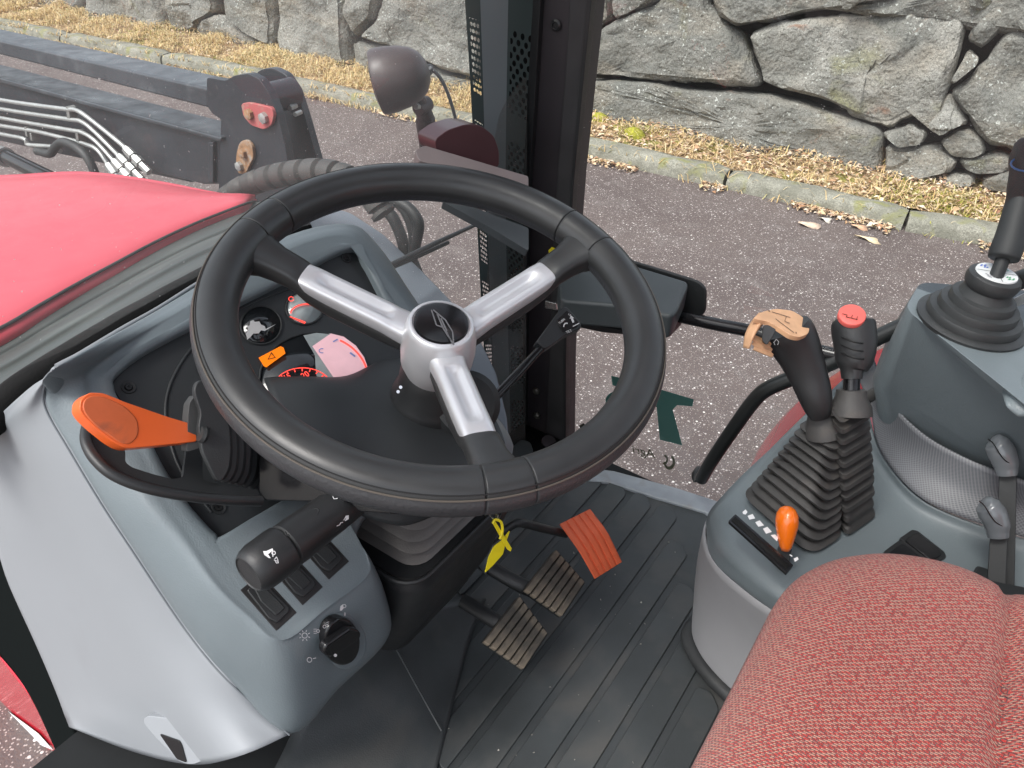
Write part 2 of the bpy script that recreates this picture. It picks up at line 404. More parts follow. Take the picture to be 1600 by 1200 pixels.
# straw grass, stuff nobody could count
def matcol(name, cols, rough=.85):
    m = bpy.data.materials.new(name); t, N, L, B = nodes(m); g = N.new('ShaderNodeNewGeometry')
    r = N.new('ShaderNodeValToRGB'); L.new(g.outputs['Random Per Island'], r.inputs[0]); e = r.color_ramp.elements
    while len(e) < len(cols): e.new(.5)
    for i, c in enumerate(cols): e[i].position = i / (len(cols) - 1); e[i].color = (*c, 1)
    L.new(r.outputs[0], B.inputs['Base Color']); B.inputs['Roughness'].default_value = rough; return m
STRAW = matcol('dry_grass', [(.62, .43, .19), (.72, .55, .30), (.5, .33, .13), (.78, .64, .4), (.42, .38, .14)])
LEAFM = matcol('dead_leaves', [(.33, .17, .09), (.55, .38, .22), (.66, .52, .36), (.30, .15, .09), (.72, .62, .5), (.5, .4, .2)])
MOSS = matcol('moss_green', [(.22, .24, .03), (.34, .33, .04), (.42, .36, .08)])
rg = random.Random(11)
def blades(name, n, cx, spread, label, m, hmin, hmax, dens, wd=.003):
    V, F = [], []
    k = 0
    while k < n:
        x = rg.uniform(-13, 3.5); a = kat(x)
        if rg.random() > dens(x): continue
        k += 1
        tuft = noise.noise(Vector((x * 2.2, 3, 1)))
        y = a.y + rg.choice([rg.uniform(-.05, .02)] + [rg.uniform(.16, wally(x) - a.y + .1)] * 6)
        onk = y < a.y + .17
        if onk and rg.random() < .5: continue
        z = GZ + (.0 if y < a.y else .08 + .09 * max(0, (y - a.y - .18)) / .6)
        cl = noise.noise(Vector((x * 3.1, y * 3.1, 4)))
        if cl < -.15 and rg.random() < .75: continue
        h = rg.uniform(hmin, hmax) * (1 + .8 * cl); an = rg.uniform(0, 6.283); lean = rg.uniform(.4, 1.6)
        dx, dy = math.cos(an), math.sin(an); w = wd
        p = Vector((x, y, z)); b = len(V)
        q = p + Vector((dx * h * lean * .5, dy * h * lean * .5, h * .55)); e = p + Vector((dx * h * lean * 1.2, dy * h * lean * 1.2, h * .55 * (1 - .3 * lean) + .01))
        s = Vector((-dy, dx, 0)) * w
        V += [p - s, p + s, q + s * .8, q - s * .8, e]; F += [[b, b + 1, b + 2, b + 3], [b + 3, b + 2, b + 4]]
    return props(mk(name, V, F, m, smooth=False), label, 'grass', kind='stuff')
blades('dry_grass', 34000, 0, 0, 'matted straw coloured dry grass along the verge below the stone wall', STRAW, .03, .095, lambda x: 1 if x < -3.6 else .26)
blades('green_moss_grass', 5000, 0, 0, 'short yellowish green moss and grass patches on the verge', MOSS, .015, .045, lambda x: max(0, noise.noise(Vector((x * 1.3, 9, 2))) * 2.5))
# a few thick moss cushions by the pillar and on the verge
for k, (px, py, s) in enumerate(((935, 192, .11), (990, 214, .10), (962, 205, .06))):
    P = PL(px, py, plane((0, wally(-2.8) - .12, 0), (.07, -1, .3))); P = Z0(px, py, GZ + .10)
    rings = [[P + Vector((math.cos(2 * math.pi * j / 14) * s * rr * (1 + .3 * noise.noise(Vector((j, k, 0)))), math.sin(2 * math.pi * j / 14) * s * rr * .7, hh * s)) for j in range(14)] for rr, hh in ((1, -.2), (.95, .25), (.7, .55), (.35, .7), (.05, .75))]
    o = loft('moss_cushion', rings, mat('moss_%d' % k, (.27, .26, .03), .95, var=.5, vs=60, bump=1, bs=150), None)
    props(o, ['round yellow green moss clump against the wall foot beside the pillar', 'wide green moss clump on the verge right of the round one', 'small moss clump between the two larger ones'][k], 'moss', 'moss clumps on the verge')
V, F = [], []; k = 0
while k < 12000:
    x = rg.uniform(-12, 3.5); a = kat(x); u = rg.random()
    if x < -3.4 and rg.random() < .75: continue
    y = a.y + (rg.uniform(-.16, -.0) * rg.random() if u < .42 else rg.uniform(.17, wally(x) - a.y + .05))
    if u < .42 and noise.noise(Vector((x * 1.7, 5, 0))) < -.05: continue
    z = GZ + (.006 if y < a.y else .085 + .10 * max(0, (y - a.y - .18)) / .6) + rg.uniform(0, .02)
    s = rg.uniform(.007, .022) if rg.random() < .93 else rg.uniform(.022, .036); an = rg.uniform(0, 6.283); t1 = rg.uniform(-.4, .4)
    u1 = Vector((math.cos(an), math.sin(an), t1)) * s; v1 = Vector((-math.sin(an), math.cos(an), rg.uniform(-.3, .5))) * s * .55
    p = Vector((x, y, z)); b = len(V); mid = Vector((0, 0, s * .3))
    V += [p - u1, p - v1 + mid, p + u1, p + v1 + mid, p]; F += [[b, b + 1, b + 4], [b + 1, b + 2, b + 4], [b + 2, b + 3, b + 4], [b + 3, b, b + 4]]; k += 1
props(mk('fallen_leaves', V, F, LEAFM, smooth=False), 'small brown fallen leaves littering the gutter and verge', 'leaves', kind='stuff')
for k, (px, py, s, an, lb) in enumerate(((1263, 350, .075, .3, 'pale curled leaf on the road, leftmost of the big loose leaves'), (1342, 354, .055, 1.3, 'broad tan leaf on the road nearest the kerb joint'), (1356, 373, .08, -.1, 'long narrow straw coloured leaf farthest out on the road'), (1290, 343, .045, .9, 'small whitish leaf between the kerb and the curled leaf'))):
    P = Z0(px, py, GZ + .012); ol = []
    for j in range(14):
        a = 2 * math.pi * j / 14; r = s * (1 + .25 * math.cos(3 * a + k)) * (1 if j % 2 else .86)
        ol.append(P + Vector((math.cos(a) * r, math.sin(a) * r * (.35 if k == 2 else .6), .012 * math.sin(2 * a))))
    V = ol + [P + ZA * .012]; F = [[j, (j + 1) % 14, 14] for j in range(14)]
    o = mk('fallen_leaf', V, F, mat('leaf_%d' % k, [(.62, .47, .36), (.55, .34, .22), (.68, .55, .36), (.66, .6, .52)][k], .8, var=.2, vs=60), solid=.001)
    props(o, lb, 'leaf', 'large loose leaves on the road')
# ---------------------------------------------------------------- dry-stone wall
STN = bpy.data.materials.new('field_stone'); t, N, L, B = nodes(STN); tc = N.new('ShaderNodeTexCoord'); oi = N.new('ShaderNodeObjectInfo')
ad = N.new('ShaderNodeVectorMath'); ad.operation = 'ADD'; L.new(tc.outputs['Object'], ad.inputs[0])
sc_ = N.new('ShaderNodeVectorMath'); sc_.operation = 'SCALE'; L.new(oi.outputs['Location'], sc_.inputs[0]); sc_.inputs['Scale'].default_value = 7.3; L.new(sc_.outputs[0], ad.inputs[1]); vec = ad.outputs[0]
A = n_mix(N, L, oi.outputs['Random'], (.23, .225, .205), (.37, .36, .325))
A = n_mix(N, L, n_range(N, L, n_noise(N, L, vec, 2.4, 8, .8), .35, .65), A, (.16, .162, .148))
st = N.new('ShaderNodeMapping'); st.inputs['Scale'].default_value = (1, 1, 2.2); st.inputs['Rotation'].default_value = (0, .5, 0); L.new(vec, st.inputs[0])
A = n_mix(N, L, n_range(N, L, n_noise(N, L, st.outputs[0], 2.2, 8, .6), .5, .72), A, (.33, .30, .25))
A = n_mix(N, L, n_range(N, L, n_noise(N, L, vec, 1.6, 6, 1.2), .63, .75), A, (.22, .215, .12))
A = n_mix(N, L, n_range(N, L, n_noise(N, L, vec, 3.3, 6, 1.5), .66, .74), A, (.28, .17, .12))
A = n_mix(N, L, n_range(N, L, n_noise(N, L, vec, 70, 4), .55, .7), A, (.12, .12, .10))
ms = N.new('ShaderNodeMath'); ms.operation = 'MULTIPLY'; L.new(n_range(N, L, n_noise(N, L, vec, 48, 5, .3), .60, .66), ms.inputs[0]); L.new(n_range(N, L, n_noise(N, L, vec, 2.8, 3), .42, .56), ms.inputs[1])
A = n_mix(N, L, ms.outputs[0], A, (.56, .58, .54))
A = n_mix(N, L, n_range(N, L, n_noise(N, L, vec, 160, 3), .40, .62), A, n_mix(N, L, .5, A, (.07, .07, .06)))
wv = N.new('ShaderNodeVectorMath'); wv.operation = 'MULTIPLY_ADD'; wn = N.new('ShaderNodeTexNoise'); wn.inputs['Scale'].default_value = 3; wn.inputs['Detail'].default_value = 8; L.new(vec, wn.inputs['Vector']); L.new(wn.outputs['Color'], wv.inputs[0]); wv.inputs[1].default_value = (.35, .35, .35); L.new(vec, wv.inputs[2])
vk = N.new('ShaderNodeTexVoronoi'); vk.feature = 'DISTANCE_TO_EDGE'; vk.inputs['Scale'].default_value = 1.7; L.new(wv.outputs[0], vk.inputs['Vector'])
crk = n_range(N, L, vk.outputs['Distance'], .0, .012, 1, 0); cm_ = N.new('ShaderNodeMath'); cm_.operation = 'MULTIPLY'; L.new(crk, cm_.inputs[0]); L.new(n_range(N, L, n_noise(N, L, vec, 1.5, 3), .55, .68), cm_.inputs[1])
A = n_mix(N, L, cm_.outputs[0], A, (.06, .06, .05))
L.new(A, B.inputs['Base Color']); B.inputs['Roughness'].default_value = .9; B.inputs['Specular IOR Level'].default_value = .35
b1 = N.new('ShaderNodeBump'); b1.inputs['Distance'].default_value = .05; b1.inputs['Strength'].default_value = .55; L.new(n_noise(N, L, vec, 4.5, 12, .9), b1.inputs['Height'])
b2 = N.new('ShaderNodeBump'); b3 = N.new('ShaderNodeBump'); b3.inputs['Distance'].default_value = .03; b3.inputs['Strength'].default_value = .8; L.new(n_noise(N, L, vec, 13, 8, .3), b3.inputs['Height']); L.new(b1.outputs[0], b3.inputs['Normal'])
b2.inputs['Distance'].default_value = .018; b2.inputs['Strength'].default_value = 1; L.new(n_noise(N, L, vec, 38, 10), b2.inputs['Height']); L.new(b3.outputs[0], b2.inputs['Normal']); L.new(b2.outputs[0], B.inputs['Normal'])
WP = plane((0, wally(0), GZ + .1), (.07, -1, .12))
WN = WP[1]; WU = XA - WN * WN.x; WU.normalize(); WV = WN.cross(WU); WV = -WV if WV.z < 0 else WV
wall = thing('stone_wall', 'tall retaining wall of large grey fitted boulders behind the verge', 'wall', (0, wally(0), GZ), kind='structure')
DARKW = mat('wall_core_earth', (.018, .015, .011), 1, var=.5, vs=8, bump=1, bs=40)
q0, q1 = WP[0] + WU * -16 - WN * .30 - WV * .4, WP[0] + WU * 8 - WN * .30 - WV * .4
slab('earth_core', [q0, q1, q1 + WV * 2.6, q0 + WV * 2.6], -WN * .8, DARKW, wall, bevel=0)
def stone(poly3, seed, prot=.05, grow=0):
    n0 = len(poly3); c = sum(poly3, Vector()) / n0
    poly3 = rounded(poly3, .022, 2)
    per = [(poly3[(i + 1) % len(poly3)] - poly3[i]).length for i in range(len(poly3))]; tot = sum(per); n = max(28, min(110, int(tot / .035)))
    out = []; i = 0; acc = 0
    for k in range(n):
        s = tot * k / n
        while acc + per[i] < s: acc += per[i]; i += 1
        out.append(lerp(poly3[i], poly3[(i + 1) % len(poly3)], (s - acc) / max(per[i], 1e-6)))
    size = math.sqrt(max(.01, tot / 4)) * .5
    rings = []; m = 11
    prof = [(1.0, -.34), (1.015, -.16), (1.012, -.04), (.992, .015), (.950, .060)] + [(.950 * (1 - (k / m) ** .9), .068 + .014 * (k / m)) for k in range(1, m)]
    sd = Vector((seed * 3.7, seed * 1.3, seed * 7.1))
    for s, h in prof:
        rg_ = []
        for p in out:
            q = c + (p - c) * s if s < .95 else p + (p - c).normalized() * (s - 1) * .9
            if .94 <= s <= .996: q = p - (p - c).normalized() * (1 - s) * 1.1
            v = q * 1.0 + sd
            d = noise.noise(v * 1.6) * .08 + noise.noise(v * 4.5) * .03 + noise.noise(v * 12) * .014 + noise.noise(v * 28) * .006 - min(.05, abs(noise.noise(v * 1.9 + Vector((9, 3, 1)))) * .12) + (.022 if noise.noise(v * 2.1 + Vector((2, 8, 5))) > .08 else 0)
            e = (noise.noise(v * 6) * .030 + noise.noise(v * 16) * .014 + noise.noise(v * 40) * .006 - .015) if s > .9 else 0
            q = q + WN * (h * (.6 + prot * 8) * (1 if h > 0 else 1) + (d if s < .97 else d * .4)) + (p - c).normalized() * e
            rg_.append(q)
        rings.append(rg_)
    V = [p for r in rings for p in r]; F = []; nn = n
    for i in range(len(rings) - 1):
        for j in range(nn):
            a, b = i * nn + j, i * nn + (j + 1) % nn; F.append([a, b, b + nn, a + nn])
    V.append(sum(rings[-1], Vector()) / nn); F += [[(len(rings) - 1) * nn + j, (len(rings) - 1) * nn + (j + 1) % nn, len(V) - 1] for j in range(nn)]
    o = mk('stone', V, F, STN, wall, sharp=38); fixn(o); return o
S = lambda L_, k=.4375, ox=900, oy=0: [(x * k + ox, y * k + oy) for x, y in L_]
stones_px = [S(s) for s in (
 [(45,130),(130,78),(300,0),(330,-90),(480,-80),(475,0),(530,80),(590,130),(620,180),(648,280),(640,305),(560,312),(250,285),(50,265),(38,200)],
 [(40,-90),(120,-60),(125,70),(60,105),(35,100)], [(132,-60),(300,-90),(300,-5),(180,60),(132,75)],
 [(480,-60),(780,-70),(940,-5),(935,30),(850,35),(700,75),(570,95),(510,55),(485,10)], [(945,-60),(1180,-80),(1170,-5),(1020,10),(960,50),(940,30)],
 [(618,120),(690,85),(900,60),(1180,5),(1380,20),(1395,100),(1380,200),(1330,310),(1310,400),(1292,487),(1250,450),(1210,415),(1120,465),(1050,440),(970,405),(850,350),(730,320),(660,290),(640,200)],
 [(-40,285),(240,290),(420,322),(620,327),(800,368),(960,417),(1090,462),(1100,500),(1085,628),(980,620),(720,575),(560,550),(330,515),(130,470),(-40,440)],
 [(1395,-70),(1520,-60),(1500,0),(1440,60),(1400,70)], [(1505,8),(1570,20),(1540,80),(1450,172),(1390,150),(1430,80)],
 [(1558,80),(1600,10),(1740,0),(1740,90),(1565,92)], [(1402,170),(1450,195),(1440,230),(1345,305),(1335,290)],
 [(1552,98),(1740,95),(1760,565),(1590,552),(1470,522),(1400,430),(1335,350),(1345,325),(1440,240)],
 [(1095,480),(1210,430),(1262,470),(1240,515),(1150,525)], [(1292,505),(1370,450),(1460,500),(1467,550),(1420,570),(1340,565),(1310,530)],
 [(1105,520),(1150,530),(1300,522),(1355,580),(1340,620),(1150,658),(1088,635)], [(1370,570),(1530,555),(1562,582),(1540,620),(1430,627),(1375,605)],
 [(1300,640),(1350,618),(1422,622),(1422,665),(1310,668)], [(1440,645),(1560,605),(1640,585),(1740,600),(1740,720),(1432,680)],
 [(1245,440),(1300,400),(1330,330),(1400,440),(1365,452),(1300,490)])]
stones_px += [S(s, .3125) for s in ()]
stones_px += [S(s, .3125, 0, 0) for s in (
 [(-260,-60),(-70,-50),(-65,25),(-260,-5)], [(-65,-60),(122,-40),(112,45),(-62,30)], [(130,-60),(425,-60),(425,62),(330,60),(128,22)],
 [(432,-60),(808,-60),(850,150),(825,165),(600,122),(432,92)], [(828,-60),(1080,-60),(1085,50),(970,150),(862,172)],
 [(1092,-60),(1380,-60),(1372,245),(1250,180),(1115,70)], [(972,155),(1000,100),(1060,72),(1110,78),(1240,175),(1345,245),(1365,285),(1200,245),(1050,205)])]
stones_px += [[(432,-40),(538,-40),(545,55),(550,104),(520,112),(436,98)], [(545,-30),(600,-30),(585,30),(555,58),(546,20)], [(552,62),(600,72),(612,100),(590,118),(556,108)],
 [(604,-40),(742,-40),(744,122),(700,112),(612,76),(562,58),(590,25)], [(748,-40),(905,-50),(905,55),(750,60)], [(612,84),(700,118),(745,130),(745,150),(615,112)], [(748,66),(905,60),(880,120),(870,178),(752,150)]]
for k, s in enumerate(stones_px):
    stone([PL(x, y, WP) for x, y in s], k, prot=.03 + .03 * ((k * 7) % 5) / 5)
# the wall goes on above and beside the picture with the same kind of stones
rs = random.Random(5)
def wallgrid(u0, u1, v0, v1, cu, cv):
    nu, nv = max(1, round((u1 - u0) / cu)), max(1, round((v1 - v0) / cv)); P = {}
    for i in range(nu + 1):
        for j in range(nv + 1):
            P[i, j] = (u0 + (u1 - u0) * i / nu + (rs.uniform(-.28, .28) * cu if 0 < i < nu else 0) + (.4 * cu if j % 2 and 0 < i < nu else 0), v0 + (v1 - v0) * j / nv + (rs.uniform(-.22, .22) * cv if 0 < j < nv else 0))
    for i in range(nu):
        for j in range(nv):
            q = [P[i, j], P[i + 1, j], P[i + 1, j + 1], P[i, j + 1]]; cx = sum(a[0] for a in q) / 4; cy = sum(a[1] for a in q) / 4
            ins = [(a[0] + (cx - a[0]) * .05, a[1] + (cy - a[1]) * .05) for a in q]
            stone([WP[0] + WU * a + WV * b for a, b in ins], 100 + i * 7 + j, .04)
def uv(px, py):
    d = PL(px, py, WP) - WP[0]; return d.dot(WU), d.dot(WV)
topv = uv(700, -35)[1] + .1
wallgrid(-10.5, 4.2, topv + .02, topv + .95, 1.1, .46)
wallgrid(uv(1668, 200)[0] + .08, 5.5, -.05, topv, 1.0, .5)
# dark soil behind the wall top
slab('earth_bank', [WP[0] + WU * -16 - WN * .3 + WV * 2.0, WP[0] + WU * 8 - WN * .3 + WV * 2.0, Vector((10, 40, 2.2)), Vector((-20, 40, 2.2))], Vector((0, 0, -.3)), mat('bank_grass', (.12, .12, .05), 1, var=.4, vs=3), wall, bevel=0)

# ================================================================ LOADER (right-hand arm seen through the windscreen)
LY = 1.0
PN = plane((0, LY, 0), (0, 1, 0))
ld = thing('front_loader', 'dark steel front loader arm with bracket beside the red bonnet', 'loader', Y0(400, 280, LY))
plate('pivot_bracket_plate', [(323,121),(352,126),(366,118),(388,115),(405,124),(420,145),(432,175),(445,225),(455,285),(455,345),(340,345),(345,186),(332,178),(323,165)], PN, .018, STEEL, ld, rnd=4, bevel=.002)
PF = plane((0, LY + .11, 0), (0, 1, 0))
plate('pivot_bracket_plate', [(395,118),(408,108),(425,106),(446,116),(463,142),(476,182),(494,245),(520,350),(440,360)], PF, .018, STEEL, ld, rnd=6, bevel=.002)
lathe('pivot_pin', Y0(405, 158, LY + .02), (0, 1, 0), [(.0, -.01), (.03, -.01), (.03, .088), (0, .088)], STEEL, ld)
for (px, py, r) in ((462, 165, .006), (470, 175, .005)):
    lathe('bolt', Y0(px, py, LY + .09), (.2, -1, 0), [(0, 0), (r, 0), (r, .02), (0, .02)], ZINC, ld, seg=6)
plate('upper_arm', [(-140, 31), (325, 138), (325, 169), (-140, 50)], PN, .085, STEELT, ld, bevel=.006, seg=3)
plate('lower_arm', [(-140, 88), (344, 220), (344, 288), (318, 288), (250, 271), (175, 214), (-140, 150)], PN, .012, STEEL, ld, bevel=.003)
plate('lower_arm_flange', [(-140, 84), (345, 215), (345, 222), (-140, 92)], plane((0, LY - .012, 0), (0, 1, 0)), .085, STEELT, ld, bevel=.004)
plate('weld_rib', [(325, 222), (333, 222), (333, 286), (325, 286)], plane((0, LY - .008, 0), (0, 1, 0)), .01, STEEL, ld, bevel=.002)
plate('inner_tube', [(-140, 120), (100, 186), (250, 245), (300, 286), (-140, 190)], plane((0, LY + .08, 0), (0, 1, 0)), .03, STEEL, ld, bevel=.004)
wr = plate('bolt_retainer', [(376, 162), (388, 160), (424, 168), (428, 180), (424, 196), (412, 203), (392, 196), (380, 182)], plane((0, LY - .008, 0), (0, 1, 0)), .008, PINKP, ld, rnd=5)
for px, py, m in ((391, 178, RUST), (414, 184, ZINC)):
    lathe('bolt', Y0(px, py, LY - .008), (0, -1, 0), [(0, 0), (.011, 0), (.011, .008), (.005, .010), (0, .01)], m, wr, seg=6)
wr = plate('bolt_retainer', [(374, 222), (384, 218), (394, 228), (396, 246), (388, 262), (384, 272), (372, 272), (368, 256), (369, 240)], plane((0, LY - .008, 0), (0, 1, 0)), .008, RUST, ld, rnd=5)
for px, py, m in ((381, 239, RUST), (376, 259, ZINC)):
    lathe('bolt', Y0(px, py, LY - .008), (0, -1, 0), [(0, 0), (.010, 0), (.010, .008), (.005, .010), (0, .01)], m, wr, seg=6)
# hydraulic pipes on the arm
PP = .955
pipes = [
 [(-120, 132), (0, 156), (98, 170), (118, 172), (138, 184), (188, 224), (200, 236)],
 [(-120, 146), (0, 170), (105, 186), (127, 190), (148, 206), (190, 248)],
 [(-120, 159), (0, 184), (108, 203), (128, 207), (150, 221), (182, 256)],
 [(-120, 172), (0, 196), (55, 205), (112, 219), (132, 225), (152, 234), (172, 262)],
 [(-120, 184), (0, 209), (38, 217), (44, 226), (80, 229), (95, 236)]]
for i, p in enumerate(pipes):
    pp = [Y0(x, y, PP) for x, y in p]
    tube('hydraulic_pipe', pp, .0053, ZINC, ld, seg=10, sm=5)
    if i < 4:
        a, b = pp[-2], pp[-1]; d = (b - a).normalized(); ft = lathe('pipe_fitting', b, d, [(0, -.01), (.009, -.01), (.011, 0), (.011, .018), (.008, .019), (.008, .026), (.012, .027), (.012, .045), (.0085, .046), (.0085, .075), (0, .075)], ZINC, ld, seg=6, sharp=20)
for px, py, r in ((106, 178, 14), (120, 214, 13), (40, 206, 11), (48, 214, 9)):
    d = r * 1.9 / 1200
    P = Y0(px, py, PP - .004); slab('pipe_clamp', rrect(P, Vector((.97, 0, -.25)), Vector((.3, 0, 1)), d * .28, d * .75, .003), Vector((0, .02, 0)), mat('clamp_zinc', (.25, .25, .24), .5, metal=.5, var=.3, vs=40), ld, bevel=.001)
tube('black_hose', [Y0(x, y, PP - .02) for x, y in ((58, 236), (78, 240), (88, 228), (100, 222), (122, 232), (140, 252), (156, 290))], .0105, RUBBER, ld, sm=5)
tube('hydraulic_cylinder', [Y0(-40, 236, PP), Y0(10, 245, PP), Y0(120, 300, PP)], [.02, .02, .022], GLOSSB, ld, seg=20)
tube('cylinder_collar', [Y0(-10, 240, PP), Y0(10, 246, PP)], .027, ZINC, ld, seg=20)
# spiral-wrapped hose bundle
hp = spline([Y0(x, y, .86) for x, y in ((338, 330), (352, 312), (380, 293), (420, 278), (460, 270), (505, 268), (545, 279), (575, 300), (600, 335))], 16)
tube('wrapped_hose', hp, [.0185 + .0028 * (1 if (i % 9) < 7 else -1.2) for i in range(len(hp))], RUBBERB, ld, seg=18)
for p, r in (([(560, 300), (574, 312), (607, 332), (624, 362), (632, 392), (634, 425), (618, 465), (600, 500)], .011), ([(590, 300), (612, 312), (637, 324), (654, 348), (650, 380), (643, 410), (630, 450)], .010), ([(600, 300), (640, 330), (650, 372), (644, 398), (655, 428), (664, 462), (672, 500), (676, 540)], .008), ([(585, 300), (622, 318), (640, 345), (646, 380), (640, 420), (628, 470)], .009)):
    tube('loader_hose', [Y0(x, y, .98) for x, y in p], r, RUBBER, ld, sm=6)

# ================================================================ BONNET, COWL, MUDGUARD
hood = thing('bonnet', 'glossy red tractor bonnet in front of the windscreen', 'bonnet', (-1.4, .49, .2))
hg = []
for (x0, z, ex) in ((-1.0, .485, 0), (-1.02, .50, .0), (-1.25, .515, 0), (-1.6, .50, 0), (-2.0, .46, 0), (-2.25, .40, 0)):
    row = []
    for y, dz in ((.17, -.25), (.18, -.10), (.205, -.02), (.26, .0), (.49, .018), (.70, .0), (.765, -.012), (.80, -.08), (.81, -.25)):
        bow = -.16 * ((y - .3) / .5) ** 2 * (1 if y > .3 else .3) if x0 > -1.1 else 0
        if x0 == -1.0: row.append(Vector((x0 - .002 + bow + .025 * 0, y, z + dz - .03)))
        else: row.append(Vector((x0 + bow, y, z + dz)))
    hg.append(row)
# bonnet from traced rear edge
re_ = [(-150, 585), (0, 511), (60, 476), (120, 442), (180, 410), (240, 378), (300, 350), (345, 332), (385, 317), (400, 316)]
fe_ = [(-200, 330), (-60, 285), (40, 276), (110, 272), (160, 274), (215, 281), (270, 290), (320, 300), (370, 309), (400, 316)]
r0 = [Z0(x, y, .50) for x, y in re_]; f0 = [Z0(x, y, .47) for x, y in fe_]
r0[-1] = Z0(400, 315, .47); f0[-1] = r0[-1] + Vector((-.004, .003, -.001))
grid = [[p + Vector((.012, -.0, -.035)) for p in r0], r0]
for k, t_ in enumerate((.25, .5, .75)):
    grid.append([lerp(a, b, t_) + ZA * (.012 * math.sin(math.pi * t_)) for a, b in zip(r0, f0)])
grid += [f0, [p + Vector((-.012, .012, -.02)) for p in f0], [p + Vector((-.03, .03, -.2)) for p in f0]]
surf('top_panel', grid, HOODRED, hood, nu=5, nv=5, solid=.003)
cw = thing('windscreen_cowl', 'weathered grey green plastic cowl strip between bonnet and windscreen', 'cowl', (-.95, .5, .45))
c0 = [(-150, 585), (0, 513), (60, 478), (120, 444), (180, 412), (240, 380), (300, 352), (345, 334), (385, 319), (430, 312)]
c1 = [(-150, 660), (0, 588), (60, 552), (120, 518), (180, 484), (240, 450), (300, 418), (345, 398), (385, 380), (450, 352)]
c2 = [(-150, 690), (0, 612), (60, 578), (130, 536), (190, 498), (250, 462), (306, 430), (345, 410), (385, 390), (470, 352)]
g0 = [Z0(x, y, .485) for x, y in c0]; g2 = [X0(x, y, -.752) for x, y in c2]
rows = [[p + Vector((.0, 0, -.03)) for p in g0], g0]
for t_, h in ((.22, -.012), (.26, -.016), (.45, -.014), (.5, -.02), (.72, -.024), (.78, -.03)):
    rows.append([lerp(a, b, t_) + ZA * h for a, b in zip(g0, g2)])
rows.append([p + ZA * -.005 for p in g2])
surf('cowl_panel', rows, COWL, cw, nu=4, nv=3, solid=.003)
tube('rubber_edge_seal', [p + Vector((.004, 0, .001)) for p in spline(r0, 3)], .0022, RUBBER, cw, seg=8)
# ribbon of foam between windscreen and dashboard
sp = [X0(x, y, -.742) for x, y in ((-60, 684), (0, 642), (40, 612), (85, 582), (130, 554), (190, 514), (250, 477), (310, 441), (370, 408), (430, 375), (480, 355))]
fs = tube('foam_seal', sp, [.018, .019, .020, .020, .020, .018, .016, .014, .012, .011, .010], mat('foam_rubber', (.007, .007, .007), .9, spec=.2, bump=1, bs=260), None, sm=4, seg=14)
props(fs, 'black foam rubber seal along the foot of the windscreen', 'seal')
mg = thing('front_mudguard', 'plain blue grey mudguard over the front wheel beyond the windscreen', 'mudguard', Z0(620, 420, .2))
mp_ = [(470, 318), (517, 324), (547, 331), (600, 366), (655, 418), (702, 466), (745, 520), (775, 580), (792, 650), (800, 730), (740, 760), (600, 560), (520, 420), (450, 350)]
plate('mudguard_panel', mp_, plane((0, 0, .25), (.05, -.1, 1)), .02, mat('mudguard_grey', (.13, .15, .175), .45, var=.08, vs=5, dirt=(.2, .2, .2), ds=9, dth=.6), mg, rnd=10, bevel=.006)
for x, y in ((786, 683), (793, 687), (789, 691)):
    lathe('rivet', PL(x, y, plane((0, 0, .252), (.05, -.1, 1))), (0, 0, 1), [(0, 0), (.003, 0), (.003, .001), (0, .001)], BLACK, mg, seg=8)
# red side panel with stripe decal, low at the left
bsp_ = thing('bonnet_side_panel', 'red bonnet side panel with a white striped decal low beside the door frame', 'panel', Y0(30, 1100, .2))
PS = plane((0, .25, 0), (0, 1, 0))
plate('panel_skin', [(-120, 860), (-40, 960), (0, 1028), (45, 1085), (70, 1130), (88, 1176), (60, 1168), (0, 1112), (-120, 990)], PS, .02, RED, bsp_, bevel=.004)
decal('stripe_decal', [[(-60, 1052), (0, 1102), (60, 1146), (83, 1172), (60, 1163), (0, 1112), (-60, 1064)]], PS, WHITE, bsp_, off=.004)
decal('stripe_dark_line', [[(-60, 1061), (0, 1111), (50, 1152), (52, 1158), (0, 1117), (-60, 1067)]], PS, mat('decal_dark', (.05, .05, .055), .4), bsp_, off=.006)  # thin dark line along the lower edge of the white stripe
ty = thing('front_wheel_assembly', 'grey black front tyre low outside the door frame', 'wheel', Y0(10, 1180, .14))
lathe('tyre_casing', Y0(-60, 1330, .05), (0, 1, 0), [(.16, 0), (.2, -.01), (.22, .02), (.225, .1), (.22, .18), (.16, .2)], mat('tyre_rubber', (.045, .047, .05), .7, var=.2, vs=15, bump=.5, bs=200), ty, seg=48)
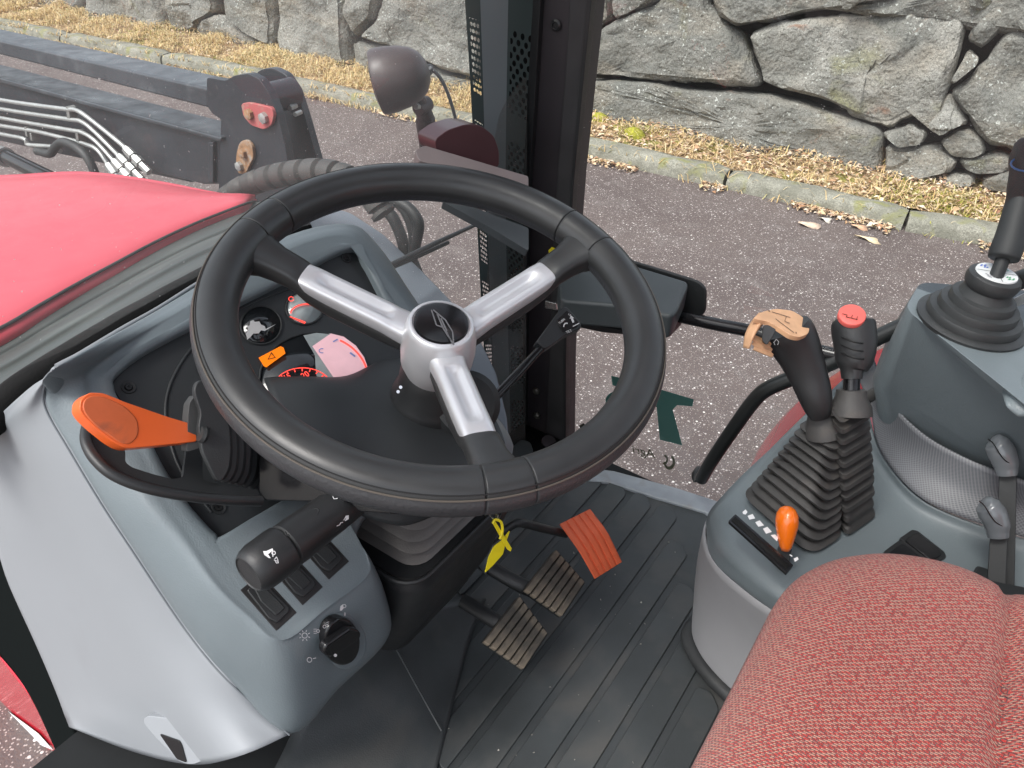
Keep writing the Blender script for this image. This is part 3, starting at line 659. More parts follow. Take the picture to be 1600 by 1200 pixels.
# ================================================================ CAB SHELL
GLASS = bpy.data.materials.new('cab_glass'); GLASS.use_nodes = True; t = GLASS.node_tree; N, L = t.nodes, t.links; N.clear()
o_ = N.new('ShaderNodeOutputMaterial'); tr = N.new('ShaderNodeBsdfTransparent'); tr.inputs[0].default_value = (.93, .95, .94, 1)
gl = N.new('ShaderNodeBsdfGlossy'); gl.inputs['Roughness'].default_value = .0; gl.inputs[0].default_value = (1, 1, 1, 1)
fr = N.new('ShaderNodeFresnel'); fr.inputs[0].default_value = 1.45; mx = N.new('ShaderNodeMixShader')
L.new(fr.outputs[0], mx.inputs[0]); L.new(tr.outputs[0], mx.inputs[1]); L.new(gl.outputs[0], mx.inputs[2])
def film(m_, base, amt, tint):
    N, L = m_.node_tree.nodes, m_.node_tree.links
    df = N.new('ShaderNodeBsdfDiffuse'); df.inputs[0].default_value = (*tint, 1); tl_ = N.new('ShaderNodeBsdfTranslucent'); tl_.inputs[0].default_value = (*tint, 1)
    ms_ = N.new('ShaderNodeMixShader'); ms_.inputs[0].default_value = .5; L.new(df.outputs[0], ms_.inputs[1]); L.new(tl_.outputs[0], ms_.inputs[2])
    tc = N.new('ShaderNodeTexCoord'); f = n_range(N, L, n_noise(N, L, tc.outputs['Object'], 5, 8, .5), .35, .7, amt * .6, amt * 1.5)
    sp_n = n_range(N, L, n_noise(N, L, tc.outputs['Object'], 260, 2), .735, .75, 0, .5)
    ad_ = N.new('ShaderNodeMath'); ad_.operation = 'ADD'; L.new(f, ad_.inputs[0]); L.new(sp_n, ad_.inputs[1])
    m2 = N.new('ShaderNodeMixShader'); L.new(ad_.outputs[0], m2.inputs[0]); L.new(base, m2.inputs[1]); L.new(ms_.outputs[0], m2.inputs[2]); return m2.outputs[0]
L.new(film(GLASS, mx.outputs[0], .018, (.8, .78, .74)), o_.inputs[0])
WSG = GLASS.copy(); WSG.name = 'windscreen_glass'
for n_ in WSG.node_tree.nodes:
    if n_.type == 'MAP_RANGE' and n_.inputs[4].default_value < .1: n_.inputs[3].default_value = .05; n_.inputs[4].default_value = .12
def xwin(y, z=0):   # windscreen, slightly curved in plan
    return -.735 + .10 * max(0, (y - .60) / .45) ** 2 * (1 if y < 1.06 else 1.0)
# floor
fl = slab('cab_floor', [Vector((-.78, -.15, -.03)), Vector((.75, -.15, -.03)), Vector((.75, 1.092, -.03)), Vector((-.78, 1.092, -.03))], Vector((0, 0, .026)), mat('floor_paint', (.008, .009, .0095), .7, var=.2, spec=.2), None, bevel=0)
props(fl, 'dark floor plate of the cab', kind='structure')
# sill
sill = thing('door_sill', 'scuffed blue grey metal sill along the bottom of the right door', 'sill', Z0(1040, 760, .01), kind='structure')
s = plate('sill_plate', [(860, 722), (960, 735), (1060, 762), (1118, 781), (1165, 800), (1150, 838), (1104, 800), (1030, 778), (950, 752), (860, 745)], plane((0, 1.05, .012), (0, .04, 1)), .014, mat('sill_metal', (.30, .33, .36), .4, var=.15, vs=20, dirt=(.26, .26, .25), ds=26, dth=.56), sill, bevel=.004)
# floor mat with raised strips
fm = thing('floor_mat', 'dark ribbed rubber floor mat, dusty and worn, under the pedals', 'floor mat', (-.3, .7, 0))
FPm = plane((0, 0, .006), (0, 0, 1))
mat_out = [(700, 790), (860, 735), (950, 752), (1030, 778), (1104, 802), (1125, 850), (1100, 960), (1085, 1010), (1150, 1090), (1250, 1180), (1330, 1300), (560, 1420), (560, 1140), (600, 1010)]
plate('mat_sheet', mat_out, FPm, .008, MAT_RUB, fm, rnd=12, bevel=.003)
# grooves separate the raised strips; each strip is a piece lying across the cab (constant x)
def zx(px, py, z=.006): p = Z0(px, py, z); return p
gx = [zx(*p).x for p in ((728, 1139), (703, 1193), (794, 1198), (854, 1195), (906, 1198), (959, 1196), (1020, 1196))]
step = .052
xb = zx(794, 1198).x; x_list = [xb + (i - 7) * step for i in range(16)]
for i, x in enumerate(x_list):
    if x < -.66 or x > .12: continue
    # far end near the sill, near end towards the viewer
    yf = 1.035
    # right-hand ends stop where the console starts
    if x > -.30: yf = 1.0 - (x + .30) * 1.55
    yn = .42 if x < -.36 else (.35 - .0 * x)
    if x < -.50: yn = .66
    if x > -.18: yf = min(yf, .80 - (x + .18) * .55); 
    w = step - .011
    if yf - yn < .05: continue
    z0, z1 = .006, .0098
    q = [(x, yn), (x + w, yn - .015), (x + w, yf - .02), (x + w * .5, yf), (x, yf - .004)]
    slab('raised_strip', rounded([Vector((a, b, z0)) for a, b in q], .006, 2), Vector((0, 0, z1 - z0)), MAT_RUB, fm, bevel=.0018)
# rubber tunnel under the steering column
tn = surf('tunnel_cover', [[Z0(*p) for p in row] for row in (
  [(600, 960, .10), (660, 950, .075), (720, 935, .045), (760, 935, .014)],
  [(560, 1030, .09), (625, 1020, .065), (690, 1010, .035), (735, 1000, .014)],
  [(480, 1110, .075), (600, 1075, .05), (680, 1075, .028), (716, 1070, .013)],
  [(440, 1180, .05), (560, 1150, .035), (660, 1140, .022), (698, 1140, .012)],
  [(380, 1290, .03), (520, 1270, .02), (640, 1240, .016), (675, 1230, .012)])], MAT_RUB, None, solid=.006)
tube('cover_fold', [Z0(618, 1012, .078), Z0(650, 1070, .05), Z0(690, 1142, .02)], .0016, MAT_RUB, tn, seg=8)
props(tn, 'smooth dark rubber cover on the floor under the steering column', 'floor cover')

# front right pillar
fp = thing('front_pillar', 'black cab pillar between windscreen and right door', 'pillar', X0(870, 700, -.59), kind='structure')
def pil(pxs, x_of, th, m, name, bevel=.004):
    return None
PY = plane((0, 1.10, 0), (0, 1, .11))     # inner face of the pillar and the door plane
def on(px, py, off=0): return PL(px, py, PY, off)
plate('pillar_body', [(829, -60), (926, -60), (905, 150), (893, 280), (884, 420), (880, 560), (880, 705), (884, 800), (822, 800), (822, 700), (822, 500), (823, 300), (833, 150)], PY, .05, PILLAR, fp, bevel=.003)
plate('door_seal', [(893, -60), (928, -60), (906, 160), (894, 290), (886, 420), (882, 560), (882, 690), (890, 730), (850, 730), (858, 560), (862, 420), (872, 250), (884, 100)], PY, .012, mat('seal_band', (.035, .034, .036), .5, var=.2, vs=20), fp, off=.006, bevel=.002)
plate('seal_lip', [(922, -60), (930, -60), (909, 150), (896, 290), (888, 420), (884, 560), (884, 690), (880, 690), (879, 560), (883, 420), (891, 290), (903, 150)], PY, .015, BLACK, fp, off=.012, bevel=.001)
plate('glass_channel', [(848, -60), (836, 150), (826, 300), (822, 450), (820, 700), (812, 700), (814, 450), (816, 300), (823, 150), (832, -60)], PY, .02, BLACK, fp, off=.01, bevel=.001)
b_ = lathe('trim_screw', on(869, 39, .002), PY[1], [(0, .0), (.0075, 0), (.0085, .002), (.006, .004), (.0045, .004), (.0035, .0015), (0, .0015)], BLACK, fp, seg=20, sharp=25)
for px, py in ((839, 610), (840, 648)):
    lathe('hinge_bolt', on(px, py, .002), PY[1], [(0, 0), (.008, 0), (.008, .005), (.0045, .008), (0, .008)], mat('oily_bolt', (.12, .115, .1), .45, metal=.5, var=.5, vs=80), fp, seg=6)
tube('pillar_foot_pipe', [on(858, 690, .03), on(835, 725, .03), on(800, 790, .03)], .016, PILLAR, fp)
for poly in ([(882, 336), (887, 331), (889, 341), (881, 343)], [(862, 386), (868, 388), (858, 400), (857, 391)]):
    decal('yellow_tag', [poly], PY, YELLOW, fp, off=.016)
# windscreen with printed dotted band
ws = thing('windscreen', 'clear windscreen with dotted black band beside the front pillar', 'windscreen', (-.7, .6, .2))
g = []
for q_ in (0, .2, .45, .7, 1.0):
    row = []
    for y in (.10, .3, .5, .62, .74, .85, .97, 1.045):
        zl = .56 if y < .55 else (.56 if y < .63 else (.25 if y < .75 else -.02)); z = lerp(zl, 1.15, q_); yy = y if y < 1.04 else 1.045 - .05 * max(0, z); row.append(Vector((xwin(yy), yy, z)))
    g.append(row)
surf('pane', g, WSG, ws, nu=4, nv=2, solid=0)
BAND = bpy.data.materials.new('printed_band'); t, N, L, B = nodes(BAND)
B.inputs['Base Color'].default_value = (.022, .040, .040, 1); B.inputs['Roughness'].default_value = .18
tc = N.new('ShaderNodeTexCoord'); sx_ = N.new('ShaderNodeSeparateXYZ'); L.new(tc.outputs['UV'], sx_.inputs[0])
def M(op, a, b=None, c=None):
    m = N.new('ShaderNodeMath'); m.operation = op
    for i, v in enumerate((a, b, c)):
        if v is None: continue
        if isinstance(v, (int, float)): m.inputs[i].default_value = v
        else: L.new(v, m.inputs[i])
    return m.outputs[0]
# uv in metres: u along width (0 at left edge), v up
U, Vv = sx_.outputs[0], sx_.outputs[1]
def dots(pu, pv, r):
    row = M('FLOOR', M('DIVIDE', Vv, pv)); off = M('MULTIPLY', M('MODULO', M('ABSOLUTE', row), 2), pu * .5)
    a = M('SUBTRACT', M('FRACT', M('DIVIDE', M('ADD', U, off), pu)), .5); b = M('SUBTRACT', M('FRACT', M('DIVIDE', Vv, pv)), .5)
    d = M('ADD', M('POWER', M('MULTIPLY', a, pu), 2), M('POWER', M('MULTIPLY', b, pv), 2)); return M('LESS_THAN', d, r * r)
gap = M('GREATER_THAN', M('FRACT', M('DIVIDE', Vv, .135)), .30)
left = M('MULTIPLY', M('MULTIPLY', M('GREATER_THAN', U, .006), M('LESS_THAN', U, .024)), gap)
h1 = M('MULTIPLY', dots(.0062, .0085, .0026), left)
right = M('MULTIPLY', M('MULTIPLY', M('GREATER_THAN', U, .080), M('LESS_THAN', U, .118)), gap)
h2 = M('MULTIPLY', dots(.0125, .0075, .0032), right)
tp = N.new('ShaderNodeBsdfTransparent'); mxs = N.new('ShaderNodeMixShader'); outn = N['Material Output']
bc = n_mix(N, L, h2, (.07, .095, .093), (.006, .008, .008)); 
mid_refl = M('MULTIPLY', M('GREATER_THAN', U, .028), M('LESS_THAN', U, .075)); bc = n_mix(N, L, mid_refl, bc, (.21, .25, .26)); L.new(bc, B.inputs['Base Color'])  # paler middle of the band is a painted reflection
L.new(h1, mxs.inputs[0]); L.new(B.outputs[0], mxs.inputs[1]); L.new(tp.outputs[0], mxs.inputs[2]); L.new(mxs.outputs[0], outn.inputs[0])
le = [(722, -60), (733, 100), (741, 250), (748, 400), (757, 560), (765, 690)]
re2 = [(846, -60), (832, 150), (824, 300), (822, 450), (822, 560), (822, 690)]
V, F, UV = [], [], []
lp = spline([X0(x, y, -.672) for x, y in le], 6); rp = spline([PL(x, y, PY, .001) for x, y in re2], 6)
for a, b in zip(lp, rp):
    w = (b - a).length
    for k in range(5): V.append(lerp(a, b, k / 4) + Vector((-.006 * math.sin(math.pi * k / 4), 0, 0))); UV.append((w * k / 4 * (.122 / max(w, .01)), a.z))
for i in range(len(lp) - 1):
    for k in range(4): q = i * 5 + k; F.append([q, q + 1, q + 6, q + 5])
bd = mk('printed_band', V, F, BAND, ws, smooth=True)
ul = bd.data.uv_layers.new(name='UVMap')
for lpz in bd.data.loops: ul.data[lpz.index].uv = UV[lpz.vertex_index]
# strip of black rod (gas strut / wiper link) across the windscreen
wp = thing('wiper_arm', 'thin black wiper arm slanting behind the steering wheel rim', 'wiper', X0(690, 376, -.75))
tube('arm', [X0(590, 424, -.75), X0(680, 380, -.75), X0(772, 338, -.75)], [.0042, .0042, .003], BLACK, wp)
tube('blade', [X0(598, 424, -.752), X0(650, 402, -.752), X0(700, 379, -.752)], .0035, RUBBER, wp)
# work lamp outside the windscreen
LM = mat('lamp_reflection_tint', (.060, .045, .046), .4, var=.15, vs=20, bump=.2, bs=900)  # slight red tint paints in the reflection on the windscreen
wl = thing('work_lamp', 'round dark work lamp on a bracket outside the windscreen', 'lamp', X0(665, 240, -.86))
c = X0(620, 122, -.86); axs = (X0(660, 122 - 10, -.86) - X0(583, 130, -.86)).normalized(); axs = (axs * .8 + (EYE - c).normalized() * .62).normalized()
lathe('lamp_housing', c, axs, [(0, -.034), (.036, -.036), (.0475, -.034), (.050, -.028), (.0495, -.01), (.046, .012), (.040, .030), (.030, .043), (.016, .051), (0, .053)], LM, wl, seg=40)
lathe('lamp_glass', c - axs * .0345, -axs, [(0, 0), (.040, 0), (.034, .003), (0, .004)], CHROME, wl, seg=32)
lathe('cable_boot', X0(668, 110, -.86), (X0(676, 104, -.86) - X0(664, 114, -.86)), [(0, -.012), (.010, -.012), (.009, .004), (.006, .010), (0, .012)], BLACK, wl)
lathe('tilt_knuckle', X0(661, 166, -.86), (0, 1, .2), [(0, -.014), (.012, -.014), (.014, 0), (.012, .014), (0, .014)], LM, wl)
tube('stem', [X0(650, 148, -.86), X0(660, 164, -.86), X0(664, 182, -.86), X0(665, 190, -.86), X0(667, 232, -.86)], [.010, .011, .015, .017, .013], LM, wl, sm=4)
lathe('bolt', X0(654, 167, -.85), (.3, -1, .3), [(0, 0), (.005, 0), (.005, .012), (0, .012)], ZINC, wl, seg=6)
tube('cable', [X0(x, y, -.84) for x, y in ((672, 106), (688, 122), (702, 152), (714, 196), (722, 246))], .003, mat('grey_cable', (.12, .13, .14), .5), wl, sm=5)
br = thing('mirror_bracket', 'beige grey bracket arm carrying the lamp outside the windscreen', 'bracket', X0(740, 260, -.85))
PBk = plane((-.84, 0, .58), (.35, -.15, 1))
plate('bracket_arm', [(648, 234), (664, 227), (735, 248), (826, 275), (826, 300), (735, 274), (655, 251)], plane((-.84, 0, X0(700, 245, -.84).z), (.5, -.3, 1)), .02, mat('bracket_paint', (.20, .165, .16), .45, var=.1), br, rnd=4, bevel=.004)
plate('lower_strut', [(690, 314), (735, 322), (826, 356), (826, 392), (760, 352)], plane((-.80, 0, X0(760, 340, -.80).z), (.5, -.3, 1)), .015, mat('bracket_paint_low', (.07, .08, .085), .45, var=.1), br, rnd=4, bevel=.003)
ind = thing('indicator_lamp', 'indicator lamp body painted maroon for the windscreen reflection behind the work lamp stem', 'lamp', X0(735, 230, -.90))
plate('lamp_body', [(679, 218), (700, 203), (728, 194), (752, 196), (772, 212), (780, 236), (780, 262), (740, 258), (684, 240)], plane((-.90, 0, 0), (1, -.4, .1)), .05, mat('reflection_tinted_plastic', (.065, .022, .026), .3, var=.1), ind, rnd=7, bevel=.010, seg=4)  # maroon is the windscreen's red reflection painted into the body colour

# ---------------------------------------------------------------- right door
dr = thing('cab_door', 'glazed right cab door with black grab bars and latch box', 'door', on(1000, 745))
gpx = [on(886, 20), on(884, 400), on(882, 700), on(1010, 748), on(1110, 776)]
PG = plane(PY[0] + PY[1] * -.012, PY[1])
pane = mk('pane', [PL(x, y, PG) for x, y in ((960, -260), (884, 400), (880, 715), (960, 742), (1112, 782), (1180, 770))] + [Vector((.75, PG[0].y, -.02)), Vector((.75, PG[0].y - .11, 1.05))], [[0, 1, 2, 3, 4, 5, 6, 7]], GLASS, dr, smooth=False)
tube('glass_edge_seal', [PL(x, y, PG, .003) for x, y in ((884, 400), (881, 560), (881, 690), (888, 712), (960, 738), (1040, 762), (1098, 779))], .0045, mat('edge_seal', (.09, .08, .075), .5), dr, sm=4, seg=8)
lbp = plane(PY[0] - PY[1] * .0 + Vector((0, -.03, 0)), (0, 1, .6))
lat = thing('door_latch_box', 'black plastic latch box on the right door behind the wheel rim', 'latch', PL(970, 480, PY, .05))
PT = plane(PL(980, 440, PY, .05), (-.05, -.18, 1))
plate('mounting_pad', [(866, 404), (940, 396), (985, 408), (1090, 440), (1103, 452), (1102, 488), (1092, 498), (985, 496), (866, 470)], plane(PL(1000, 450, PY, .0), (0, 1, .11)), .006, BLACKM, lat, rnd=9, bevel=.002)
top_ = [(872, 428), (960, 404), (1078, 440), (1058, 486), (1048, 494), (980, 478), (876, 470)]
T3 = [PL(x, y, PT) for x, y in rounded([Vector((a, b, 0)) for a, b in top_], 10, 4) for _ in (0,)] if False else [PL(p.x, p.y, PT) for p in rounded([Vector((a, b, 0)) for a, b in top_], 9, 4)]
slab('latch_body', T3, Vector((.0, 0, -.042)), mat('latch_plastic', (.045, .053, .056), .45, bump=.3, bs=1200, var=.1), lat, bevel=.006, seg=4)
PLf = plane(PL(960, 500, PY, .06), (0, 1, .05))
plate('ribbed_skirt', [(880, 468), (1050, 500), (1050, 524), (1040, 530), (940, 520), (884, 508)], PLf, .04, BLACK, lat, rnd=6, bevel=.003)
for k in range(4):
    tube('rib', [PL(884, 478 + k * 8, PLf, .002), PL(1008, 501 + k * 7, PLf, .002)], .0022, BLACKM, lat, seg=8)
plate('striker', [(851, 470), (868, 474), (870, 486), (850, 482)], plane(PL(860, 478, PY, .03), (0, 1, .11)), .012, CHROME, lat, bevel=.002)
tube('handle_bar', [PL(x, y, PY, .03) for x, y in ((1050, 492), (1120, 507), (1180, 519), (1250, 541), (1310, 556))], .0098, GLOSSB, dr, sm=4, seg=16)
tube('grab_bar', [PL(x, y, PY, d) for x, y, d in ((1096, 748, .035), (1112, 720, .05), (1150, 664, .06), (1178, 626, .06), (1200, 607, .06), (1245, 588, .05), (1300, 566, .035), (1370, 528, .01), (1440, 497, -.004), (1530, 462, -.006), (1640, 420, -.006))], .0115, mat('bar_black', (.016, .018, .018), .35, rv=.05), dr, sm=5, seg=16)
lathe('bar_foot', PL(1094, 738, PY, .0), PY[1], [(0, -.004), (.012, -.004), (.012, .012), (.008, .02), (0, .03)], BLACK, dr, seg=20)
# lettering decals on the outside of the glass, seen from behind
lt = decal('mirrored_letter', [[(1007, 601), (1084, 624), (1082, 635), (1058, 633), (1051, 640), (1066, 696), (1031, 687), (1026, 636), (1006, 628)]], PG, TEALP, dr, off=-.001)
decal('mirrored_letter', [[(955, 587), (1000, 598), (1006, 614), (957, 602)]], PG, TEALP, dr, off=-.001)
import itertools
def arcpoly(cx, cy, rx, ry, a0, a1, n=12):
    return [(cx + rx * math.cos(math.radians(lerp(a0, a1, k / n))), cy + ry * math.sin(math.radians(lerp(a0, a1, k / n)))) for k in range(n + 1)]
decal('mirrored_letter', [[(1000, 610)] + arcpoly(966, 626, 20, 15, 270, 90) + [(980, 640)] + arcpoly(962, 656, 18, 15, 270, 90) + [(1000, 676)]], PG, TEALP, dr, off=-.001)
FAINT = mat('faint_print', (.17, .175, .11), .8)
ptext('faint_lettering', 'Agri', 1005, 706, PG, (-30, -7), 15, FAINT, dr, off=-.001, flip=True)
ring = [(1046 + 9 * math.cos(a), 722 + 12 * math.sin(a)) for a in [math.radians(d) for d in range(-60, 181, 20)]] + [(1045 + 6 * math.cos(a), 721 + 8 * math.sin(a)) for a in [math.radians(d) for d in range(180, -61, -20)]]
decal('faint_swirl', [ring], PG, FAINT, dr, off=-.001)
ring = [(1038 + 6 * math.cos(a), 718 + 8 * math.sin(a)) for a in [math.radians(d) for d in range(-90, 121, 20)]] + [(1037 + 4 * math.cos(a), 718 + 5 * math.sin(a)) for a in [math.radians(d) for d in range(120, -91, -20)]]
decal('faint_swirl', [ring], PG, FAINT, dr, off=-.001)
EM = mat('etched_mark', (.10, .095, .08), .8)
decal('etched_mark', [[(904, 665), (912, 661), (914, 668), (908, 671)], [(900, 673), (921, 675), (921, 677), (900, 675)], [(902, 679), (918, 681), (918, 683), (902, 681)], [(912, 662), (917, 665), (916, 669), (911, 667)]], PG, EM, dr, off=-.001)
# ---------------------------------------------------------------- red rear mudguard beyond the door
rf = thing('rear_mudguard', 'red rear wheel mudguard curving beyond the right door glass', 'mudguard', PL(1300, 620, PY, -.1))
prof = [(1150, 800), (1168, 740), (1188, 698), (1220, 655), (1254, 622), (1300, 588), (1345, 560), (1392, 540), (1440, 524), (1500, 503), (1600, 470), (1760, 430)]
pts = spline([Y0(x, y, 1.42) for x, y in prof], 4)
rows = [[p + Vector((.03, .035, -.14)) for p in pts], [p + Vector((.006, .03, -.03)) for p in pts], [p + Vector((.0, .012, -.004)) for p in pts], [p + Vector((.004, -.02, -.001)) for p in pts], [p + Vector((.03, -.14, -.008)) for p in pts], [p + Vector((.05, -.25, -.03)) for p in pts], [p + Vector((.06, -.27, -.10)) for p in pts]]
surf('mudguard_skin', rows, RED, rf, nu=1, nv=3, solid=.003)
plate('white_stripe', [(1578, 470), (1640, 440), (1640, 458), (1580, 484)], plane(PL(1590, 470, PY, -.03), (0, 1, .11)), .004, WHITE, rf, bevel=.001)
sealp = [PL(x, y, PY, .015) for x, y in ((1124, 806), (1146, 782), (1188, 738), (1228, 702), (1272, 669), (1320, 640), (1362, 618), (1412, 594))]
props(tube('mudguard_trim', sealp, .009, RUBBERB, None, sm=4), 'black rubber trim between the console and the red mudguard', 'trim')

# ---------------------------------------------------------------- left door frame and roof (around the viewer)
lf = thing('left_front_post', 'black front post of the open left door, at the edge of view', 'pillar', Y0(60, 1100, .12), kind='structure')
surf('post_skin', [[Y0(x, y, .225) for x, y in ((-120, 760), (0, 868), (60, 1000), (110, 1130), (190, 1290))], [Y0(x, y, .23) for x, y in ((-120, 800), (-10, 940), (40, 1040), (92, 1140), (150, 1290))],
  [Y0(x, y, .235) for x, y in ((-160, 860), (-60, 965), (0, 1025), (46, 1086), (92, 1184))]], mat('post_black', (.010, .012, .012), 1.0, spec=.0, bump=.4, bs=500), lf, solid=.006)
roof = thing('cab_roof', 'cab roof with pale lining overhead', 'roof', (0, .5, 1.5), kind='structure')
for lo_, hi_ in (((-.80, -.15, 1.38), (-.52, 1.15, 1.42)), ((.55, -.15, 1.38), (.85, 1.15, 1.42)), ((-.517, -.15, 1.38), (.547, .10, 1.42)), ((-.517, .92, 1.38), (.547, 1.15, 1.42))): box('roof_lining', lo_, hi_, ROOFM, roof)
for lo_, hi_ in (((-.86, -.22, 1.425), (-.53, 1.22, 1.50)), ((.56, -.22, 1.425), (.95, 1.22, 1.50)), ((-.527, -.22, 1.425), (.557, .09, 1.50)), ((-.527, .93, 1.425), (.557, 1.22, 1.50))): box('roof_shell', lo_, hi_, RED, roof, bevel=.01)
mk('added_roof_pane', [(-.52, .10, 1.423), (.55, .10, 1.423), (.55, .92, 1.423), (-.52, .92, 1.423)], [[0, 1, 2, 3]], GLASS, roof, smooth=False)  # unseen glazed opening, added so sky light reaches the console side
rp_ = thing('rear_pillar', 'black rear cab pillar', 'pillar', (.76, 1.08, 0), kind='structure')
box('rear_post', (.76, 1.02, -.03), (.83, 1.10, 1.38), PILLAR, rp_)
box('rear_post', (.76, -.13, -.03), (.83, -.06, 1.38), PILLAR, rp_)
fp2 = slab('upper_post', [PL(829, -60, PY), PL(926, -60, PY), PL(926, -60, PY) + Vector((0, .05, 0)), PL(829, -60, PY) + Vector((0, .05, 0))], Vector((.02, -.05, .56)), PILLAR, fp, bevel=.002)
box('lower_bulkhead', (.74, -.1, -.03), (.76, 1.05, .45), BLACKM, rp_)
# ================================================================ DASHBOARD
P1 = plane((0, 0, .0738), (.8, 0, 1))
dash = thing('dashboard', 'blue grey moulded dashboard with light grey side panel and black instrument panel', 'dashboard', (-.55, .40, .3))
tbl = [ # ridge px, opening px, outer spec (px, mode, value)
 ((152, 572), (184, 580), (86, 578, 'y', .236)),
 ((140, 598), (176, 602), (71, 608, 'y', .232)),
 ((152, 634), (188, 628), (76, 642, 'y', .229)),
 ((200, 705), (222, 668), (112, 705, 'y', .226)),
 ((243, 787), (258, 735), (160, 785, 'y', .223)),
 ((283, 842), (292, 785), (208, 858, 'y', .222)),
 ((333, 915), (322, 820), (292, 983, 'y', .222)),
 ((385, 965), (338, 835), (358, 1062, 'y', .224)),
 ((437, 1002), (347, 838), (454, 1146, 'x', -.398)),
 ((505, 953), (400, 807), (530, 1075, 'x', -.393)),
 ((570, 903), (450, 779), (603, 1002, 'x', -.392)),
 ((574, 868), (500, 752), (606, 945, 'x', -.41)),
 ((547, 806), (540, 732), (557, 835, 'p', -.02)),
 ((632, 740), (622, 683), (642, 752, 'p', -.02)),
 ((772, 692), (700, 640), (800, 712, 'p', -.04)),
 ((712, 600), (680, 592), (742, 608, 'p', -.03)),
 ((632, 480), (607, 474), (654, 478, 'p', -.03)),
 ((568, 398), (572, 410), (590, 384, 'p', -.03)),
 ((532, 372), (548, 387), (540, 352, 'p', -.025)),
 ((440, 400), (440, 440), (430, 378, 'p', -.025)),
 ((270, 497), (250, 534), (248, 486, 'p', -.025))]
def o3(px, py, m, v): return Y0(px, py, v) if m == 'y' else X0(px, py, v) if m == 'x' else PL(px, py, P1, v)
outer = [o3(*r[2]) for r in tbl]
ridge = [PL(*r[0], P1) for r in tbl]
opn = [PL(*r[1], P1) for r in tbl]
cen = sum(opn, Vector()) / len(opn)
def sc(ring, c, d, dz): return [p + (c - p).normalized() * d + P1[1] * dz for p in ring]
mid1 = [lerp(a, b, .80) + (P1[1] * .004 if i not in (8, 9, 10) else XA * .006) + (Vector((0, -.004, 0)) if i in (2, 3, 4, 5, 6, 7) else Vector()) for i, (a, b) in enumerate(zip(outer, ridge))]
mid0 = [lerp(a, b, .42) + (Vector((0, -.008, 0)) if i in (2, 3, 4, 5, 6, 7) else (XA * .006 if i in (8, 9, 10) else P1[1] * .006)) for i, (a, b) in enumerate(zip(outer, ridge))]
rin = sc(ridge, cen, .009, .0005)
under = [p + Vector((-.03, .02, -.05)) for p in outer]
def dense(ring): return spline(ring, 6, True)
# sharper spline near opening corners
rings = [dense(under), dense(outer), dense(mid0), dense(mid1), dense(ridge), dense(rin), dense(sc(opn, cen, -.006, .0015)), dense(opn), dense(sc(opn, cen, .0015, -.003)), dense(sc(opn, cen, .002, -.016))]
# smooth across rings too
R2 = []
for i in range(len(rings) - 1):
    a = rings[max(0, i - 1)]; b = rings[i]; c = rings[i + 1]; d = rings[min(len(rings) - 1, i + 2)]
    ks = 4 if 1 <= i <= 4 else (2 if i == 5 else 1)
    for k in range(ks): R2.append([cr(a[j], b[j], c[j], d[j], k / ks) for j in range(len(b))] if 1 <= i <= 4 else [lerp(b[j], c[j], k / ks) for j in range(len(b))])
R2.append(rings[-1])
shell = loft('dashboard_shell', R2, GREY, dash, caps=(False, False), sharp=80)
# light side panel
LY_ = lambda sx, px, py: Y0(px, py, .2245 - .000125 * (sx - px) - .020 * max(0, (py - 640) / 520))
def lrow(seam, pts):
    q = seam - EYE; sx = 800 + 1200 * (q.x * CX.x + q.y * CY.x + q.z * CZ.x) / (q.x * CX.z + q.y * CY.z + q.z * CZ.z)
    return [seam] + [LY_(sx, x, y) for x, y in pts]
lg = [
 [o3(86, 577, 'y', .236), Y0(70, 590, .231), Y0(45, 607, .226), Y0(0, 648, .218), Y0(-50, 700, .208)],
 lrow(o3(70, 608, 'y', .231), [(48, 625), (22, 645), (-20, 690), (-80, 740)]),
 lrow(o3(76, 642, 'y', .228), [(45, 662), (10, 680), (-25, 705), (-60, 735)]),
 lrow(o3(112, 705, 'y', .225), [(75, 718), (35, 735), (-5, 755), (-40, 780)]),
 lrow(o3(160, 785, 'y', .222), [(110, 800), (62, 816), (22, 830), (-8, 848)]),
 lrow(o3(208, 858, 'y', .221), [(150, 880), (95, 895), (45, 908), (13, 912)]),
 lrow(o3(292, 983, 'y', .221), [(225, 1000), (160, 1010), (100, 1014), (58, 1012)]),
 lrow(o3(358, 1062, 'y', .223), [(280, 1080), (200, 1086), (135, 1084), (86, 1078)]),
 lrow(o3(412, 1118, 'y', .232), [(330, 1140), (250, 1146), (170, 1128), (101, 1118)]),
 lrow(o3(454, 1147, 'x', -.399), [(366, 1184), (292, 1194), (200, 1172), (108, 1136)])]
sp3 = surf('side_panel', lg, LIGHT, dash, nu=6, nv=5, solid=.004)
seam = spline([o3(*tbl[i][2]) + Vector((.001, -.002, .001)) for i in range(9)], 6)
tube('panel_seam', seam, .0011, mat('seam_dark', (.14, .155, .17), .5), dash, seg=6)
edge_ = [(90, 575), (130, 552), (187, 516), (248, 481), (306, 444), (360, 412), (420, 378)]
tube('panel_top_edge', [PL(x, y, P1, -.030) for x, y in edge_], [.0045, .0035, .0026, .0022, .002, .002, .002], LIGHT, dash, seg=8, sm=4)
# recessed latch low on the side panel
LP = plane(Y0(285, 1150, .188), (.12, -1, .45))
lt = plate('panel_latch', [(222, 1128), (228, 1118), (262, 1122), (330, 1150), (346, 1166), (330, 1184), (300, 1196), (282, 1192), (240, 1150)], LP, .018, LIGHT, dash, rnd=9, bevel=.006, seg=4)
plate('latch_slot', [(249, 1147), (280, 1158), (284, 1166), (291, 1192), (276, 1186)], LP, .004, GLOSSB, lt, rnd=3, off=.0015, bevel=.001)
